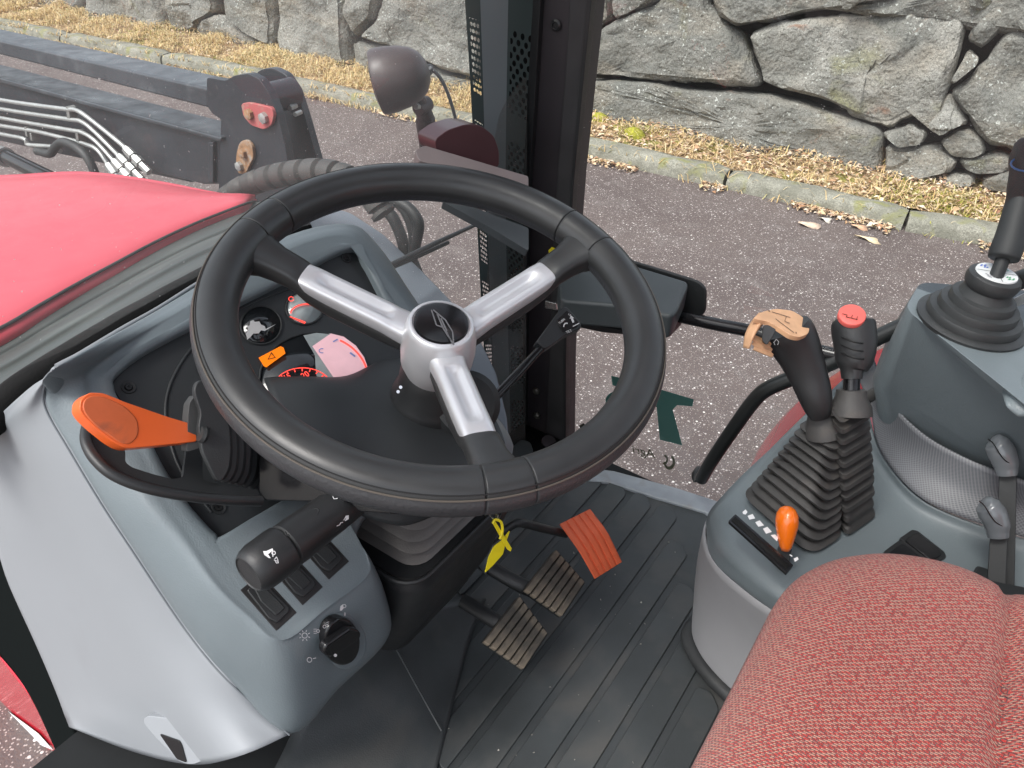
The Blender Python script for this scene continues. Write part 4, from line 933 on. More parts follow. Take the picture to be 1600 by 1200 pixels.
# instrument panel
IP = -.010
ipl = plate('instrument_panel', [(164, 588), (192, 556), (545, 370), (575, 380), (620, 466), (740, 660), (450, 805), (352, 858), (326, 850)], P1, .006, PANEL, dash, rnd=[14, 14, 12, 12, 0, 4, 4, 8, 8], off=IP, bevel=.0015)
tube('panel_ridge', [PL(x, y, P1, IP) for x, y in ((330, 800), (287, 744), (265, 687), (259, 631), (275, 581), (312, 531), (377, 483), (450, 452), (505, 441), (552, 449), (600, 478), (640, 520))], .0016, PANEL, ipl, sm=6, seg=8)
for x, y in ((201, 605), (541, 403), (342, 793)):
    s = lathe('panel_screw', PL(x, y, P1, IP), P1[1], [(0, .0), (.0036, .0), (.0052, .0012), (.0066, .0012), (.007, 0)], BLACKM, ipl, seg=20)
    lathe('screw_head', PL(x, y, P1, IP + .0006), P1[1], [(0, 0), (.0035, 0), (.003, .001), (.0012, .001), (.001, .0004), (0, .0004)], mat('screw_black', (.02, .02, .02), .3, metal=.6), s, seg=12)
REDL = mat('red_backlight', (1.0, .07, .05), .5, emis=.55)
ORL = mat('orange_warning', (1.0, .22, .0), .4, emis=.22)
DIAL = mat('dial_glass', (.012, .014, .016), .08, spec=.6)
DIALG = mat('dial_pale', (.36, .40, .40), .12, var=.15, vs=60)
LCD = mat('pale_pink_screen', (.85, .52, .56), .15, var=.08, vs=50, emis=.16)
def ell(cx, cy, rx, ry, n=40, a0=0): return [(cx + rx * math.cos(2 * math.pi * k / n + a0), cy + ry * math.sin(2 * math.pi * k / n + a0)) for k in range(n)]
def dial(cx, cy, rx, ry, m, name='gauge'):
    g = plate(name, ell(cx, cy, rx, ry), P1, .004, m, ipl, off=IP + .0008, bevel=0)
    rg_ = [PL(x, y, P1, IP + .0008) for x, y in ell(cx, cy, rx + 1, ry + 1, 28)]
    tube('gauge_ring', rg_ + rg_[:2], .0012, BLACKM, g, seg=8)
    return g
g1 = dial(408, 508, 31, 29, DIAL)
decal('tractor_symbol', [[(386, 528), (384, 522), (388, 516), (386, 510), (390, 508), (391, 502), (396, 500), (398, 503), (405, 502), (408, 507), (414, 510), (415, 514), (432, 506), (414, 517), (408, 516), (404, 521), (396, 521), (392, 526), (386, 531)]], P1, GREYPR, g1, off=IP + .0022)
g2 = dial(476, 481, 28, 25, DIALG)
def arcstrip(cx, cy, rx, ry, a0, a1, w, n=16):
    o = arcpoly(cx, cy, rx, ry, a0, a1, n); i_ = arcpoly(cx, cy, rx - w, ry - w, a1, a0, n); return o + i_
decal('gauge_scale', [arcstrip(480, 490, 27, 16, 180, 285, 2.2), [(452, 495), (454, 494), (478, 503), (476, 506)]], P1, REDL, g2, off=IP + .0022)
decal('gauge_symbol', [arcstrip(455, 467, 4.5, 4, 0, 330, 1.2)], P1, REDL, g2, off=IP + .0023)
g3 = dial(338, 568, 29, 27, DIAL)
decal('gauge_scale', [[(313, 576), (330, 583), (332, 587), (312, 580)], [(316, 566), (320, 565), (320, 568), (316, 569)], [(314, 571), (318, 571), (317, 573), (314, 573)]], P1, REDL, g3, off=IP + .0022)
g4 = dial(492, 594, 86, 73, DIAL, 'rev_counter')
decal('pale_dial_area', [[(474, 524), (495, 520), (517, 521), (488, 541), (518, 585), (530, 600), (505, 615), (494, 585), (492, 555)]], P1, DIALG, g4, off=IP + .0018)
decal('lit_screen', [[(488, 541), (517, 521), (537, 526), (556, 540), (569, 558), (576, 578), (560, 592), (524, 594)]], P1, LCD, g4, off=IP + .0022)
decal('screen_edge_glow', [arcstrip(492, 594, 85, 72, -62, -12, 3)], P1, REDL, g4, off=IP + .0024)
decal('screen_symbols', [arcstrip(503, 548, 5, 4, 60, 300, 1.4), [(548, 550), (556, 556), (554, 558), (546, 552)], [(520, 533), (527, 529), (528, 531), (521, 535)]], P1, mat('blue_print', (.25, .3, .6), .6), g4, off=IP + .0028)
decal('warning_light', [[(404, 559), (438, 541), (443, 543), (446, 552), (416, 574), (412, 572)]], P1, ORL, g4, off=IP + .0022)
TRI = mat('dark_print', (.03, .01, .0), .6)
decal('warning_triangle', [[(418, 562), (424, 550), (431, 559), (429.5, 558.5), (424, 552.5), (420, 560.5), (430, 558), (431, 559)]], P1, TRI, g4, off=IP + .0028)
tk = [arcstrip(473, 608, 47, 34, 195, 345, 1.5, 24)]
for k in range(9):
    a = math.radians(205 + k * 16); c_, s_ = math.cos(a), math.sin(a)
    q = (473 + 45 * c_, 608 + 32 * s_); w = (473 + 40 * c_, 608 + 28 * s_)
    tk.append([(q[0] - s_ * .9, q[1] + c_ * .9), (q[0] + s_ * .9, q[1] - c_ * .9), (w[0] + s_ * .9, w[1] - c_ * .9), (w[0] - s_ * .9, w[1] + c_ * .9)])
decal('dial_scale', tk, P1, REDL, g4, off=IP + .0022)
ptext('dial_numeral', '20', 477, 586, P1, (11, -6), 8.5, REDL, g4, off=IP + .0022)
ptext('dial_numeral', '15', 449, 589, P1, (11, -6), 8, REDL, g4, off=IP + .0022)
# rocker switches on the dash
for k in range(3):
    dx, dy = 41.0 * k, -40.0 * k
    sw = plate('rocker_switch', [(375 + dx, 922 + dy), (407 + dx, 894 + dy), (464 + dx, 957 + dy), (432 + dx, 986 + dy)], P1, .006, mat('switch_frame', (.018, .017, .017), .4), dash, off=.0012, bevel=.0008)
    plate('rocker', [(386 + dx, 922 + dy), (407 + dx, 903 + dy), (452 + dx, 948 + dy), (452 + dx, 956 + dy), (434 + dx, 973 + dy), (420 + dx, 966 + dy)], P1, .005, GLOSSB if k == 9 else BLACK, sw, off=.0035, rnd=3, bevel=.0012)
    plate('rocker_face', [(397 + dx, 918 + dy), (406 + dx, 910 + dy), (436 + dx, 938 + dy), (446 + dx, 950 + dy), (432 + dx, 962 + dy), (408 + dx, 940 + dy)], P1, .002, BLACKM, sw, off=.0045, rnd=3, bevel=.001)
# light knob on the front face
FP = plane3(outer[8], outer[10], ridge[9]); 
FP = plane(FP[0], FP[1])
OFK = .011
kn = plate('light_knob_recess', ell(541, 1004, 34, 44, 36, 0), FP, .012, GREY, dash, off=OFK - .002, bevel=.004, seg=3)
kb = plate('light_knob', ell(536, 1004, 28, 37, 36), FP, .012, GLOSSB, dash, off=OFK + .004, bevel=.003, seg=3)
plate('knob_grip', [(506, 1020), (510, 1008), (548, 982), (562, 985), (566, 992), (560, 1002), (520, 1028), (512, 1028)], FP, .010, GLOSSB, kb, off=OFK + .012, rnd=5, bevel=.003, seg=3)
decal('knob_dot', [ell(524, 1024, 2.6, 2.6, 12)], FP, WHITE, kb, off=OFK + .0135)
SY = OFK + .0015
def line(a, b, w=1.1):
    a = Vector(a); b = Vector(b); d = (b - a).normalized(); n = Vector((-d.y, d.x)) * w * .5
    return [tuple(a + n), tuple(b + n), tuple(b - n), tuple(a - n)]
def circ(cx, cy, r, w=1.1): return [arcstrip(cx, cy, r, r, k * 90, k * 90 + 90, w, 6) for k in range(4)]
sun_ = circ(476, 993, 4.6)
for k in range(8):
    a = math.radians(k * 45 + 20); sun_.append(line((476 + 6 * math.cos(a), 993 + 6 * math.sin(a)), (476 + 9 * math.cos(a), 993 + 9 * math.sin(a)), 1.3))
decal('lamp_symbol', sun_, FP, WHITE, dash, off=SY)
sl_ = circ(497, 986, 2.8, 1) + circ(507, 979, 2.8, 1)
for k in range(3): sl_ += [line((491 - 1, 983 + k * 3.2), (495, 982 + k * 3.2 + 1), .9), line((510, 973 + k * 3.2), (514, 971.5 + k * 3.2), .9)]
sl_ += [line((507, 988), (509, 992), 1.4), line((539, 957), (539, 962), 1.2)]
decal('sidelight_symbol', sl_, FP, WHITE, dash, off=SY)
decal('beam_symbol', [[(531, 954), (532, 947), (536, 944), (537, 950), (534, 954)]] + circ(538, 947, 3, .9), FP, WHITE, dash, off=SY)
decal('off_symbol', circ(483.5, 1031, 4.2) + [line((489, 1029), (494, 1028), 1.3)], FP, WHITE, dash, off=SY)

# ================================================================ STEERING COLUMN
col = thing('steering_column', 'black steering column shroud with ribbed rubber bellows below', 'steering column', (-.46, .49, .2))
shr = [[D0(*p) for p in r] for r in (
 [(405, 596, .86), (480, 596, .87), (545, 594, .89), (606, 567, .93), (655, 580, .96)],
 [(412, 590, .815), (480, 590, .82), (545, 588, .845), (603, 562, .885), (650, 560, .91)],
 [(432, 640, .775), (520, 640, .785), (600, 622, .81), (655, 590, .85), (710, 590, .88)],
 [(470, 700, .74), (560, 700, .75), (640, 690, .77), (720, 680, .80), (765, 640, .83)],
 [(515, 765, .72), (600, 770, .725), (680, 765, .74), (745, 745, .765), (790, 715, .79)],
 [(545, 800, .735), (605, 818, .735), (640, 820, .745), (690, 800, .765), (735, 770, .79)])]
surf('shroud_cover', shr, PANEL, col, nu=6, nv=6, solid=.004)
BXp = plane(D0(480, 740, .715), (.25, -1, .45))
plate('switch_housing', [(404, 690), (470, 700), (640, 770), (640, 806), (560, 800), (546, 786), (414, 783), (403, 768)], BXp, .05, GLOSSB, col, rnd=[4, 0, 0, 0, 4, 3, 5, 4], bevel=.003)
plate('housing_step', [(408, 694), (470, 704), (470, 716), (408, 708)], BXp, .002, GLOSSB, col, off=.0015, bevel=.0005)
# bellows
BC = Vector((-.475, .495, 0))
rings = []
nb = 10
for i in range(nb * 4 + 1):
    t_ = i / (nb * 4); z = .335 + .150 * t_; s = lerp(1.0, .62, t_); ph = i % 4
    o_ = {0: 0, 1: .004, 2: 0, 3: -.008}[ph]
    c = BC + Vector((.02 * t_ + .004, .0, 0))
    rings.append([Vector((p.x, p.y, z - .014 * (abs(p.x - c.x) / .09) * 0)) for p in rrect(c, XA, YA, .088 * s + o_, .078 * s + o_, .022 * s + .004, 5)])
loft('bellows', rings, BELLOW, col, sharp=50)
hs_ = []
for z, hx0, hx1, hy, r in ((.352, -.60, -.372, .098, .03), (.340, -.60, -.366, .102, .03), (.325, -.60, -.370, .100, .03), (.24, -.60, -.392, .092, .03), (.165, -.60, -.425, .082, .03), (.14, -.60, -.445, .07, .03)):
    hs_.append(rrect(((hx0 + hx1) / 2, .498, z), XA, YA, (hx1 - hx0) / 2, hy, r, 5))
loft('lower_housing', hs_, BLACK, col, sharp=50)
props_ = rrect(((-.60 - .370) / 2, .498, .345), XA, YA, .117, .104, .03, 5)
tube('housing_lip', [p + ZA * .008 for p in props_ + props_[:2]], .0028, BLACK, col, seg=8)
# plain grey knee panel behind the column, right side
kp_ = surf('knee_panel', [[D0(745, 600, .93), D0(770, 650, .93), D0(795, 715, .92)], [D0(750, 640, .90), D0(775, 690, .89), D0(797, 730, .88)], [D0(735, 760, .96), D0(760, 780, .97), D0(780, 800, .98)], [D0(735, 860, 1.08), D0(745, 880, 1.1), D0(760, 900, 1.12)]], GREY, dash, solid=.003)

# ---- steering wheel
CW = Vector((-.4045, .4922, .6353)); NW = Vector((.2425, -.1300, .9610)).normalized()
WPl = plane(CW, NW)
wh = thing('steering_wheel', 'black steering wheel with three silver spokes and round badge', 'steering wheel', CW)
e1 = (XA - NW * NW.x).normalized(); e2 = NW.cross(e1)
def wdir(px, py):
    d = PL(px, py, WPl) - CW; d = d - NW * d.dot(NW); return math.atan2(d.dot(e2), d.dot(e1))
sp_px = [(408, 392), (898, 392), (783, 757)]
ang = [wdir(*p) for p in sp_px]
cuts = []
for (x1, y1), (x2, y2) in (((352, 352), (400, 318)), ((888, 352), (945, 392)), ((752, 770), (828, 762))): cuts += [wdir(x1, y1), wdir(x2, y2)]
Nm = 32
AN = sorted([2 * math.pi * i / 288 for i in range(288)] + [(c + k * .0022) % (2 * math.pi) for c in cuts for k in range(-4, 5)]); NM = len(AN)
V, F, MI = [], [], []
for i in range(NM):
    a = AN[i]; dr = e1 * math.cos(a) + e2 * math.sin(a)
    g = sum(math.exp(-((((a - c + math.pi) % (2 * math.pi)) - math.pi) / .0035) ** 2) for c in cuts)
    for k in range(Nm):
        b = 2 * math.pi * k / Nm   # 0 = outwards, 90 = up
        r = .0205 - .0020 * g
        # flattened underside with finger shape; parting grooves
        deg = math.degrees(b)
        if k in (3, 17): r -= .0010
        r *= 1 - .04 * max(0, math.cos(b - math.radians(200)))
        V.append(CW + dr * (.2 + math.cos(b) * r) + NW * (math.sin(b) * r))
for i in range(NM):
    for k in range(Nm):
        a, b = i * Nm + k, i * Nm + (k + 1) % Nm; c, d = ((i + 1) % NM) * Nm + (k + 1) % Nm, ((i + 1) % NM) * Nm + k
        F.append([a, b, c, d]); MI.append(0 if 3 <= k < 17 else 1)
rim = mk('rim', V, F, [RIM, RIMG], wh, mats=MI); fixn(rim)
seamp = [CW + (e1 * math.cos(2 * math.pi * i / 144) + e2 * math.sin(2 * math.pi * i / 144)) * (.2 + math.cos(math.radians(35)) * .0205) + NW * (math.sin(math.radians(35)) * .0205) for i in range(146)]
seam2 = [CW + (e1 * math.cos(2 * math.pi * i / 144) + e2 * math.sin(2 * math.pi * i / 144)) * (.2 + math.cos(math.radians(47)) * .0204) + NW * (math.sin(math.radians(47)) * .0204) for i in range(146)]
tube('rim_seam', seam2, .0007, mat('seam_dark2', (.012, .012, .012), .5), rim, seg=6)
tube('rim_seam', seamp, .0009, mat('seam_worn', (.10, .085, .07), .6), rim, seg=6)
HC = PL(692, 487, WPl)
HB = CW - NW * .040
SO = [0, 0, 0]
for q, a in enumerate(ang):
    dr = e1 * math.cos(a) + e2 * math.sin(a); sd_ = NW.cross(dr)
    rp2 = CW + dr * .2 - HC; kl = rp2.length / .2; dr2 = rp2.normalized(); sd_ = NW.cross(dr2)
    def sect(s, w, th, h, gd, sq=.5):
        """rounded bar section at distance s along the spoke"""
        c = HC + dr2 * (s * kl) + NW * h; out = []
        n = 40
        for k in range(n):
            t_ = 2 * math.pi * k / n; x, y = math.cos(t_), math.sin(t_)
            x = math.copysign(abs(x) ** .7, x); y = math.copysign(abs(y) ** .6, y)
            z = y * th
            if y > 0: z -= gd * 1.7 / (1 + (x / .36) ** 10)
            out.append(c + sd_ * (x * w) + NW * z)
        return out
    ss = [(.020, .0185, .013, -.040, 0), (.035, .0172, .0115, -.038, 0), (.045, .0165, .011, -.036, .0), (.055, .0162, .0108, -.033, .003), (.085, .0160, .0105, -.027, .0032), (.115, .0158, .0102, -.021, .003), (.128, .0157, .010, -.018, .0), (.141, .0150, .009, -.0155, 0), (.144, .0135, .0075, -.015, 0)]
    SS = []
    for i in range(len(ss) - 1):
        for k in range(4): SS.append(tuple(lerp(ss[i][j], ss[i + 1][j], k / 4) for j in range(5)))
    SS.append(ss[-1])
    loft('spoke', [sect(*s) for s in SS], SILVER, wh, sharp=60)
    loft('spoke_grip', [sect(s, w, th, h, 0) for s, w, th, h in ((.02, .016, .01, -.052), (.06, .0165, .011, -.045), (.11, .0165, .0115, -.034), (.132, .0160, .0125, -.0255), (.142, .0168, .0118, -.0165), (.150, .0165, .0122, -.0135), (.165, .0172, .0132, -.010), (.178, .020, .0145, -.006), (.188, .027, .0155, -.003), (.196, .034, .015, -.001))], RIM, wh, sharp=60)
hub_ = lathe('hub', HC, NW, [(0, -.085), (.030, -.085), (.036, -.07), (.0375, -.05), (.0365, -.034), (.034, -.022), (.0322, -.0165), (.0305, -.0150), (.0282, -.0150), (.0275, -.017), (0, -.017)], SILVER, wh, seg=48, sharp=50)
bd_ = lathe('badge', HC, NW, [(0, -.0175), (.0268, -.0175), (.0262, -.0140), (.022, -.0128), (0, -.0122)], GLOSSB, wh, seg=40, sharp=50)
BP = plane(CW - NW * .0120, NW)
EMB = mat('badge_emblem', (.22, .22, .225), .35, metal=.4)
EB = lambda a, b, w: line(a, b, w)
for q_ in (EB((674, 484), (682, 508), 2.2), EB((677, 484), (696, 500), 2.2), EB((683, 490), (692, 512), 2.4), EB((689, 497), (698, 517), 2.4), EB((682, 508), (694, 512), 2), EB((696, 500), (707, 518), 2.2), EB((692, 512), (709, 539), 2.4), EB((707, 518), (709, 539), 2.2), EB((697, 517), (704, 532), 2)): decal('emblem', [q_], BP, EMB, bd_, off=.0004)
lathe('column_collar', HC, NW, [(0, -.17), (.044, -.17), (.044, -.128), (.041, -.118), (.037, -.112), (.036, -.09), (.030, -.08), (0, -.08)], BLACK, col, seg=40)
lathe('column_ear', D0(728, 632, .80), (D0(728, 632, .74) - D0(728, 632, .80)), [(0, -.02), (.034, -.02), (.036, 0), (.030, .008), (0, .010)], BLACKM, col, seg=32)
for x, y in ((626, 605), (622, 612)): lathe('column_bolt', D0(x, y, .715), EYE - D0(x, y, .7), [(0, -.004), (.0016, -.004), (.0016, .001), (0, .001)], CHROME, col, seg=8)

# ---- forward/reverse shuttle lever with guard loop
sh = thing('shuttle_lever', 'bright orange paddle lever left of the steering column', 'lever', D0(312, 680, .675))
a_, b_, c_ = D0(140, 640, .610), D0(305, 676, .672), D0(205, 740, .625)
SPn = plane3(a_, b_, c_)
plate('paddle_handle', [(124, 640), (126, 624), (140, 613), (162, 614), (196, 628), (262, 651), (306, 664), (308, 690), (240, 697), (196, 701), (176, 690), (146, 666), (130, 650)], SPn, .017, ORANGE, sh, rnd=[5, 6, 6, 6, 4, 2, 4, 4, 6, 10, 8, 8, 5], bevel=.005, seg=5, bang=25)
plate('thumb_pad', [(128, 636), (132, 622), (146, 617), (165, 620), (196, 634), (216, 655), (218, 680), (205, 695), (190, 694), (152, 668), (134, 650)], SPn, .004, mat('orange_thumbed', (.62, .13, .04), .5, var=.1, vs=30, dirt=(.38, .10, .045), ds=45, dth=.5), sh, rnd=10, off=.0006, bevel=.0014, seg=4, bang=20)
plate('handle_neck', [(302, 664), (314, 668), (314, 688), (302, 691)], SPn, .014, mat('orange_neck', (.55, .10, .03), .5), sh, bevel=.002, off=-.002)
lathe('neck_ring', D0(317, 679, .672), b_ - a_, [(0, -.003), (.0065, -.003), (.0078, 0), (.0065, .003), (0, .003)], RUBBER, sh, seg=20)
bt = thing('lever_boot', 'creased black rubber boot where the orange paddle lever enters the column', 'boot', D0(350, 680, .70))
BPl = plane3(D0(310, 600, .672), D0(345, 750, .682), D0(380, 660, .70))
face = [(303, 612), (307, 597), (318, 593), (328, 600), (338, 622), (352, 645), (359, 665), (362, 700), (359, 732), (348, 752), (338, 752), (316, 706), (310, 668), (314, 645)]
plate('boot_side', [(294, 650), (296, 630), (306, 616), (316, 650), (314, 668), (318, 692), (312, 700), (292, 706)], BPl, .012, mat('boot_grey', (.055, .056, .055), .5, var=.2), bt, rnd=4, off=-.004, bevel=.002)
for k in range(6):
    dx, dy = 10.5 * k, 2.5 * k
    plate('boot_fold', [(x + dx + (6 * k if y < 640 else 0) * .4, y + dy) for x, y in face], BPl, .0062, RUBBER, bt, rnd=8, off=-.0088 * k + (.0 if k else .001), bevel=.0026, seg=3)
    if k: plate('boot_crease', [(lerp(x, 335, .12) + dx - 5, lerp(y, 680, .06) + dy) for x, y in face], BPl, .004, RUBBER, bt, rnd=6, off=-.0088 * k + .0060, bevel=0)
gd = thing('lever_guard', 'flat black plastic guard loop under the orange paddle lever', 'guard', D0(400, 775, .70))
GP = plane3(D0(140, 680, .64), D0(405, 778, .705), D0(300, 700, .70))
plate('guard_web', [(137, 660), (165, 690), (196, 703), (196, 722), (206, 730), (240, 741), (272, 749), (286, 745), (292, 694), (316, 694), (317, 750), (345, 757), (402, 765), (410, 781), (350, 779), (287, 772), (225, 759), (178, 741), (150, 717), (135, 688)], GP, .005, BLACKM, gd, rnd=[3, 6, 5, 4, 4, 4, 6, 4, 3, 3, 6, 3, 3, 3, 3, 3, 5, 8, 8, 6], bevel=.0015)
tube('guard_lip', [PL(x, y, GP, .0015) for x, y in ((139, 660), (135, 676), (136, 694), (150, 718), (178, 742), (225, 761), (287, 774), (350, 781), (408, 783))], .0048, BLACK, gd, sm=6, seg=12)
# ---- indicator stalk
st = thing('indicator_stalk', 'thick black indicator stalk with horn symbol on its end cap', 'stalk', D0(560, 768, .74))
A_, B_ = D0(390, 896, .655), D0(572, 762, .748); ax = (B_ - A_); Ls = ax.length
stprof = [(0, -.0005), (.0155, -.0005), (.0165, -.0015), (.0178, -.0005), (.0205, .004), (.0222, .011), (.0226, .030), (.0222, .036), (.0205, .0375), (.0195, .039), (.0212, .0405), (.0214, .052), (.0208, .064), (.0200, .085), (.0195, .105), (.0185, .125), (.0160, Ls - .02), (.012, Ls), (0, Ls)]
lathe('stalk_body', A_, ax, stprof, BLACK, st, seg=48, sharp=40)
d_, u_ = None, None
SPl = plane(D0(470, 820, .66), EYE - D0(470, 820, .66))
def stp(px, py, rad):   # place a print just above the stalk's surface, towards the viewer
    r = ray(px, py); an = ax.normalized(); w0 = EYE - A_
    a1 = r - an * r.dot(an); b1 = w0 - an * w0.dot(an)
    A2 = a1.dot(a1); B2 = 2 * a1.dot(b1); C2 = b1.dot(b1) - rad * rad; D2 = B2 * B2 - 4 * A2 * C2
    if D2 < 0: return None
    return EYE + r * ((-B2 - math.sqrt(D2)) / (2 * A2))
def sdecal(name, polys, rad):
    V, F = [], []
    for p in polys:
        q = [stp(x, y, rad) for x, y in p]
        if any(v is None for v in q): continue
        F.append(list(range(len(V), len(V) + len(q)))); V += q
    if V: mk(name, V, F, WHITE, st, smooth=False)
def sd2(name, polys, rad, m):
    V, F = [], []
    for p in polys:
        q = [stp(x, y, rad) for x, y in p]; F.append(list(range(len(V), len(V) + len(q)))); V += q
    mk(name, V, F, m, st, smooth=False)
c2_ = [(472 + 32 * math.cos(a) * .8 + 9 * math.sin(a) * .55, 816 - 32 * math.cos(a) * .62 + 9 * math.sin(a) * .8) for a in [2 * math.pi * k / 24 for k in range(24)]]
pr_ = [stp(x, y, .0196) for x, y in c2_]
if all(p is not None for p in pr_): tube('thumb_rest_edge', pr_ + pr_[:2], .0011, BLACKM, st, seg=8)
sdecal('horn_symbol', [[(411, 861), (413, 867), (420, 872), (423, 872), (419, 866), (416, 861)], [(416, 861), (425, 857), (427, 859.5), (419, 866)], *circ(427.5, 864, 3.4, 1.3), line((425.5, 857), (426.5, 870), 1.5), line((429, 874), (432, 870)), line((432, 870), (434, 875)), line((428, 875), (434, 877)), line((430, 876), (432, 880)), line((432, 880), (435, 879)), line((434, 874), (435, 880))], .0231)
arr = [line((520, 776), (523, 773.5)), line((523, 773.5), (523, 775.5)), line((523, 775.5), (528, 775)), line((528, 775), (527, 779)), line((527, 779), (522, 779.5)), line((520, 776), (522, 779.5)),
       line((529, 771), (533, 770.5)), line((533, 770.5), (535, 768.5)), line((529, 771), (531, 767.5)), line((535, 768.5), (537, 772)), line((537, 772), (534, 774.5)), line((534, 774.5), (531, 774))]
sdecal('arrow_symbol', arr, .0203)
sdecal('beam_symbol', [line((541, 806), (537, 813)), line((544, 806), (539, 814)), line((526, 822), (531, 820)), line((531, 820), (532, 817)), line((532, 817), (536, 816)), [(540, 806), (545, 805), (545, 811), (540, 814)]], .0203)
# ---- column tilt lever
tl = thing('tilt_lever', 'thin black column tilt lever with square ended grip right of the wheel hub', 'lever', D0(765, 630, .86))
tube('lever_rod', [D0(755, 640, .86), D0(800, 593, .88), D0(848, 541, .91)], [.0055, .0055, .0045], GLOSSB, tl, sm=4)
TLp = plane3(D0(845, 545, .90), D0(905, 500, .935), D0(880, 480, .935))
plate('lever_grip', [(838, 534), (876, 482), (882, 478), (888, 481), (908, 504), (909, 512), (882, 524), (862, 539), (852, 545)], TLp, .014, BLACK, tl, rnd=3, bevel=.003, seg=3)
plate('grip_label', [(870, 500), (886, 485), (905, 504), (902, 511), (880, 519)], TLp, .002, GLOSSB, tl, rnd=2, off=.0012, bevel=.0004)
GW = mat('label_print', (.6, .6, .6), .5)
decal('arrow_print', [arcstrip(885, 510, 5, 6, 170, 300, 1.8), line((893, 496), (896, 504), 3.2), [(890, 498), (892, 493), (897, 497)], line((895, 510), (905, 505), 1.4)], TLp, GW, tl, off=.0018)
ptext('lever_lettering', 'TILT', 889, 518, TLp, (10, -4), 3.4, GW, tl, off=.0018)
ptext('lever_lettering', 'UP', 890, 492, TLp, (5, 4), 3.0, GW, tl, off=.0018)
ptext('lever_lettering', 'TURN', 878, 502, TLp, (7, -6), 3.0, GW, tl, off=.0018)
# ---- ignition key with yellow tag
ky = thing('key_tag', 'yellow plastic tie and tag hanging from the ignition key', 'tag', D0(776, 812, .86))
KP = plane3(D0(790, 830, .86), D0(760, 890, .86), D0(800, 860, .875))
plate('tag_strip', [(784, 845), (797, 829), (790, 850), (786, 866), (770, 884), (758, 895), (764, 870), (772, 854)], KP, .0012, YELLOW, ky, rnd=2, bevel=.0004)
plate('tie_strap', [(769, 816), (774, 814), (800, 857), (798, 862), (793, 859)], KP, .0014, YELLOW, ky, off=.002, bevel=.0004)
tube('tie_loop', [PL(x, y, KP, .003) for x, y in ((770, 818), (774, 812), (783, 816), (785, 830), (781, 842))], .0016, YELLOW, ky, sm=5, seg=8)
tube('key_ring', [PL(x, y, KP, .001) for x, y in ((768, 808), (764, 802), (772, 798), (778, 806), (774, 814), (768, 808))], .0008, CHROME, ky, sm=5, seg=8)
plate('key_blade', [(772, 800), (785, 800), (780, 812), (776, 812)], KP, .002, CHROME, ky, bevel=.0004)

# ================================================================ PEDALS
def pedal(label, L0, L1, R0, R1, arm, z0, nrib=6):
    pd = thing('brake_pedal', label, 'pedal', Z0(*L1, 0), group='ribbed rubber brake pedals')
    Pp = plane(Z0((L0[0] + R1[0]) / 2, (L0[1] + R1[1]) / 2, z0), (.55, 0, .83))
    L0, L1, R0, R1 = (Vector(p) for p in (L0, L1, R0, R1))
    plate('pedal_plate', [tuple(L0), tuple(R0), tuple(R1), tuple(L1)], Pp, .012, BLACKM, pd, rnd=4, off=-.004, bevel=.002)
    for i in range(nrib):
        t0, t1 = (i + .05) / nrib, (i + .88) / nrib
        q = [L0.lerp(L1, t0), R0.lerp(R1, t0), R0.lerp(R1, t1), L0.lerp(L1, t1)]
        plate('tread_rib', [tuple(p) for p in q], Pp, .008, PEDALB, pd, off=.004 + (.001 if i % 2 else 0), bevel=.0016)
    tube('pedal_arm', [PL(x, y, Pp, o) for x, y, o in arm], .011, BLACK, pd, sm=3, sx=.6)
    return pd
pedal('worn ribbed brake pedal nearer the viewer, lower of the pair', (756, 1002), (820, 1046), (812, 931), (857, 990), [(800, 985, -.02), (770, 968, -.03), (722, 938, -.06)], .12)
pedal('worn ribbed brake pedal behind its twin, next to the orange pedal', (820, 921), (880, 963), (869, 858), (915, 910), [(860, 930, -.02), (815, 915, -.03), (742, 872, -.06)], .13)
ap = thing('accelerator_pedal', 'bent orange ribbed accelerator pedal on a black rod', 'pedal', Z0(925, 850, 0))
rows = []
LL = [D0(874, 819, 1.12), D0(905, 862, 1.10), D0(929, 905, 1.12)]; RR = [D0(922, 795, 1.16), D0(949, 830, 1.14), D0(972, 878, 1.16)]
Ls_ = [LL[0], lerp(LL[0], LL[1], .8), LL[1] + (LL[2] - LL[1]) * .12, LL[2]]; Rs_ = [RR[0], lerp(RR[0], RR[1], .8), RR[1] + (RR[2] - RR[1]) * .12, RR[2]]
back = (LL[1] - EYE).normalized()
def strip(name, t0, t1, lift, th, m):
    sec = []
    for a, b in zip(Ls_, Rs_):
        p, q = lerp(a, b, t0) - back * lift, lerp(a, b, t1) - back * lift
        sec.append([p, q, q + back * th, p + back * th])
    loft(name, sec, m, ap, sharp=30, bevel=.0012)
strip('pedal_pad', 0, 1, 0, .012, PEDALO)
for k in range(5): strip('pad_rib', (k + .1) / 5, (k + .86) / 5, .0025, .006, PEDALO)
tube('pedal_rod', [D0(x, y, d) for x, y, d in ((742, 862, 1.04), (765, 846, 1.05), (792, 826, 1.06), (806, 818, 1.065), (818, 818, 1.07), (850, 826, 1.10), (884, 834, 1.14))], .0062, BLACK, ap, sm=4)
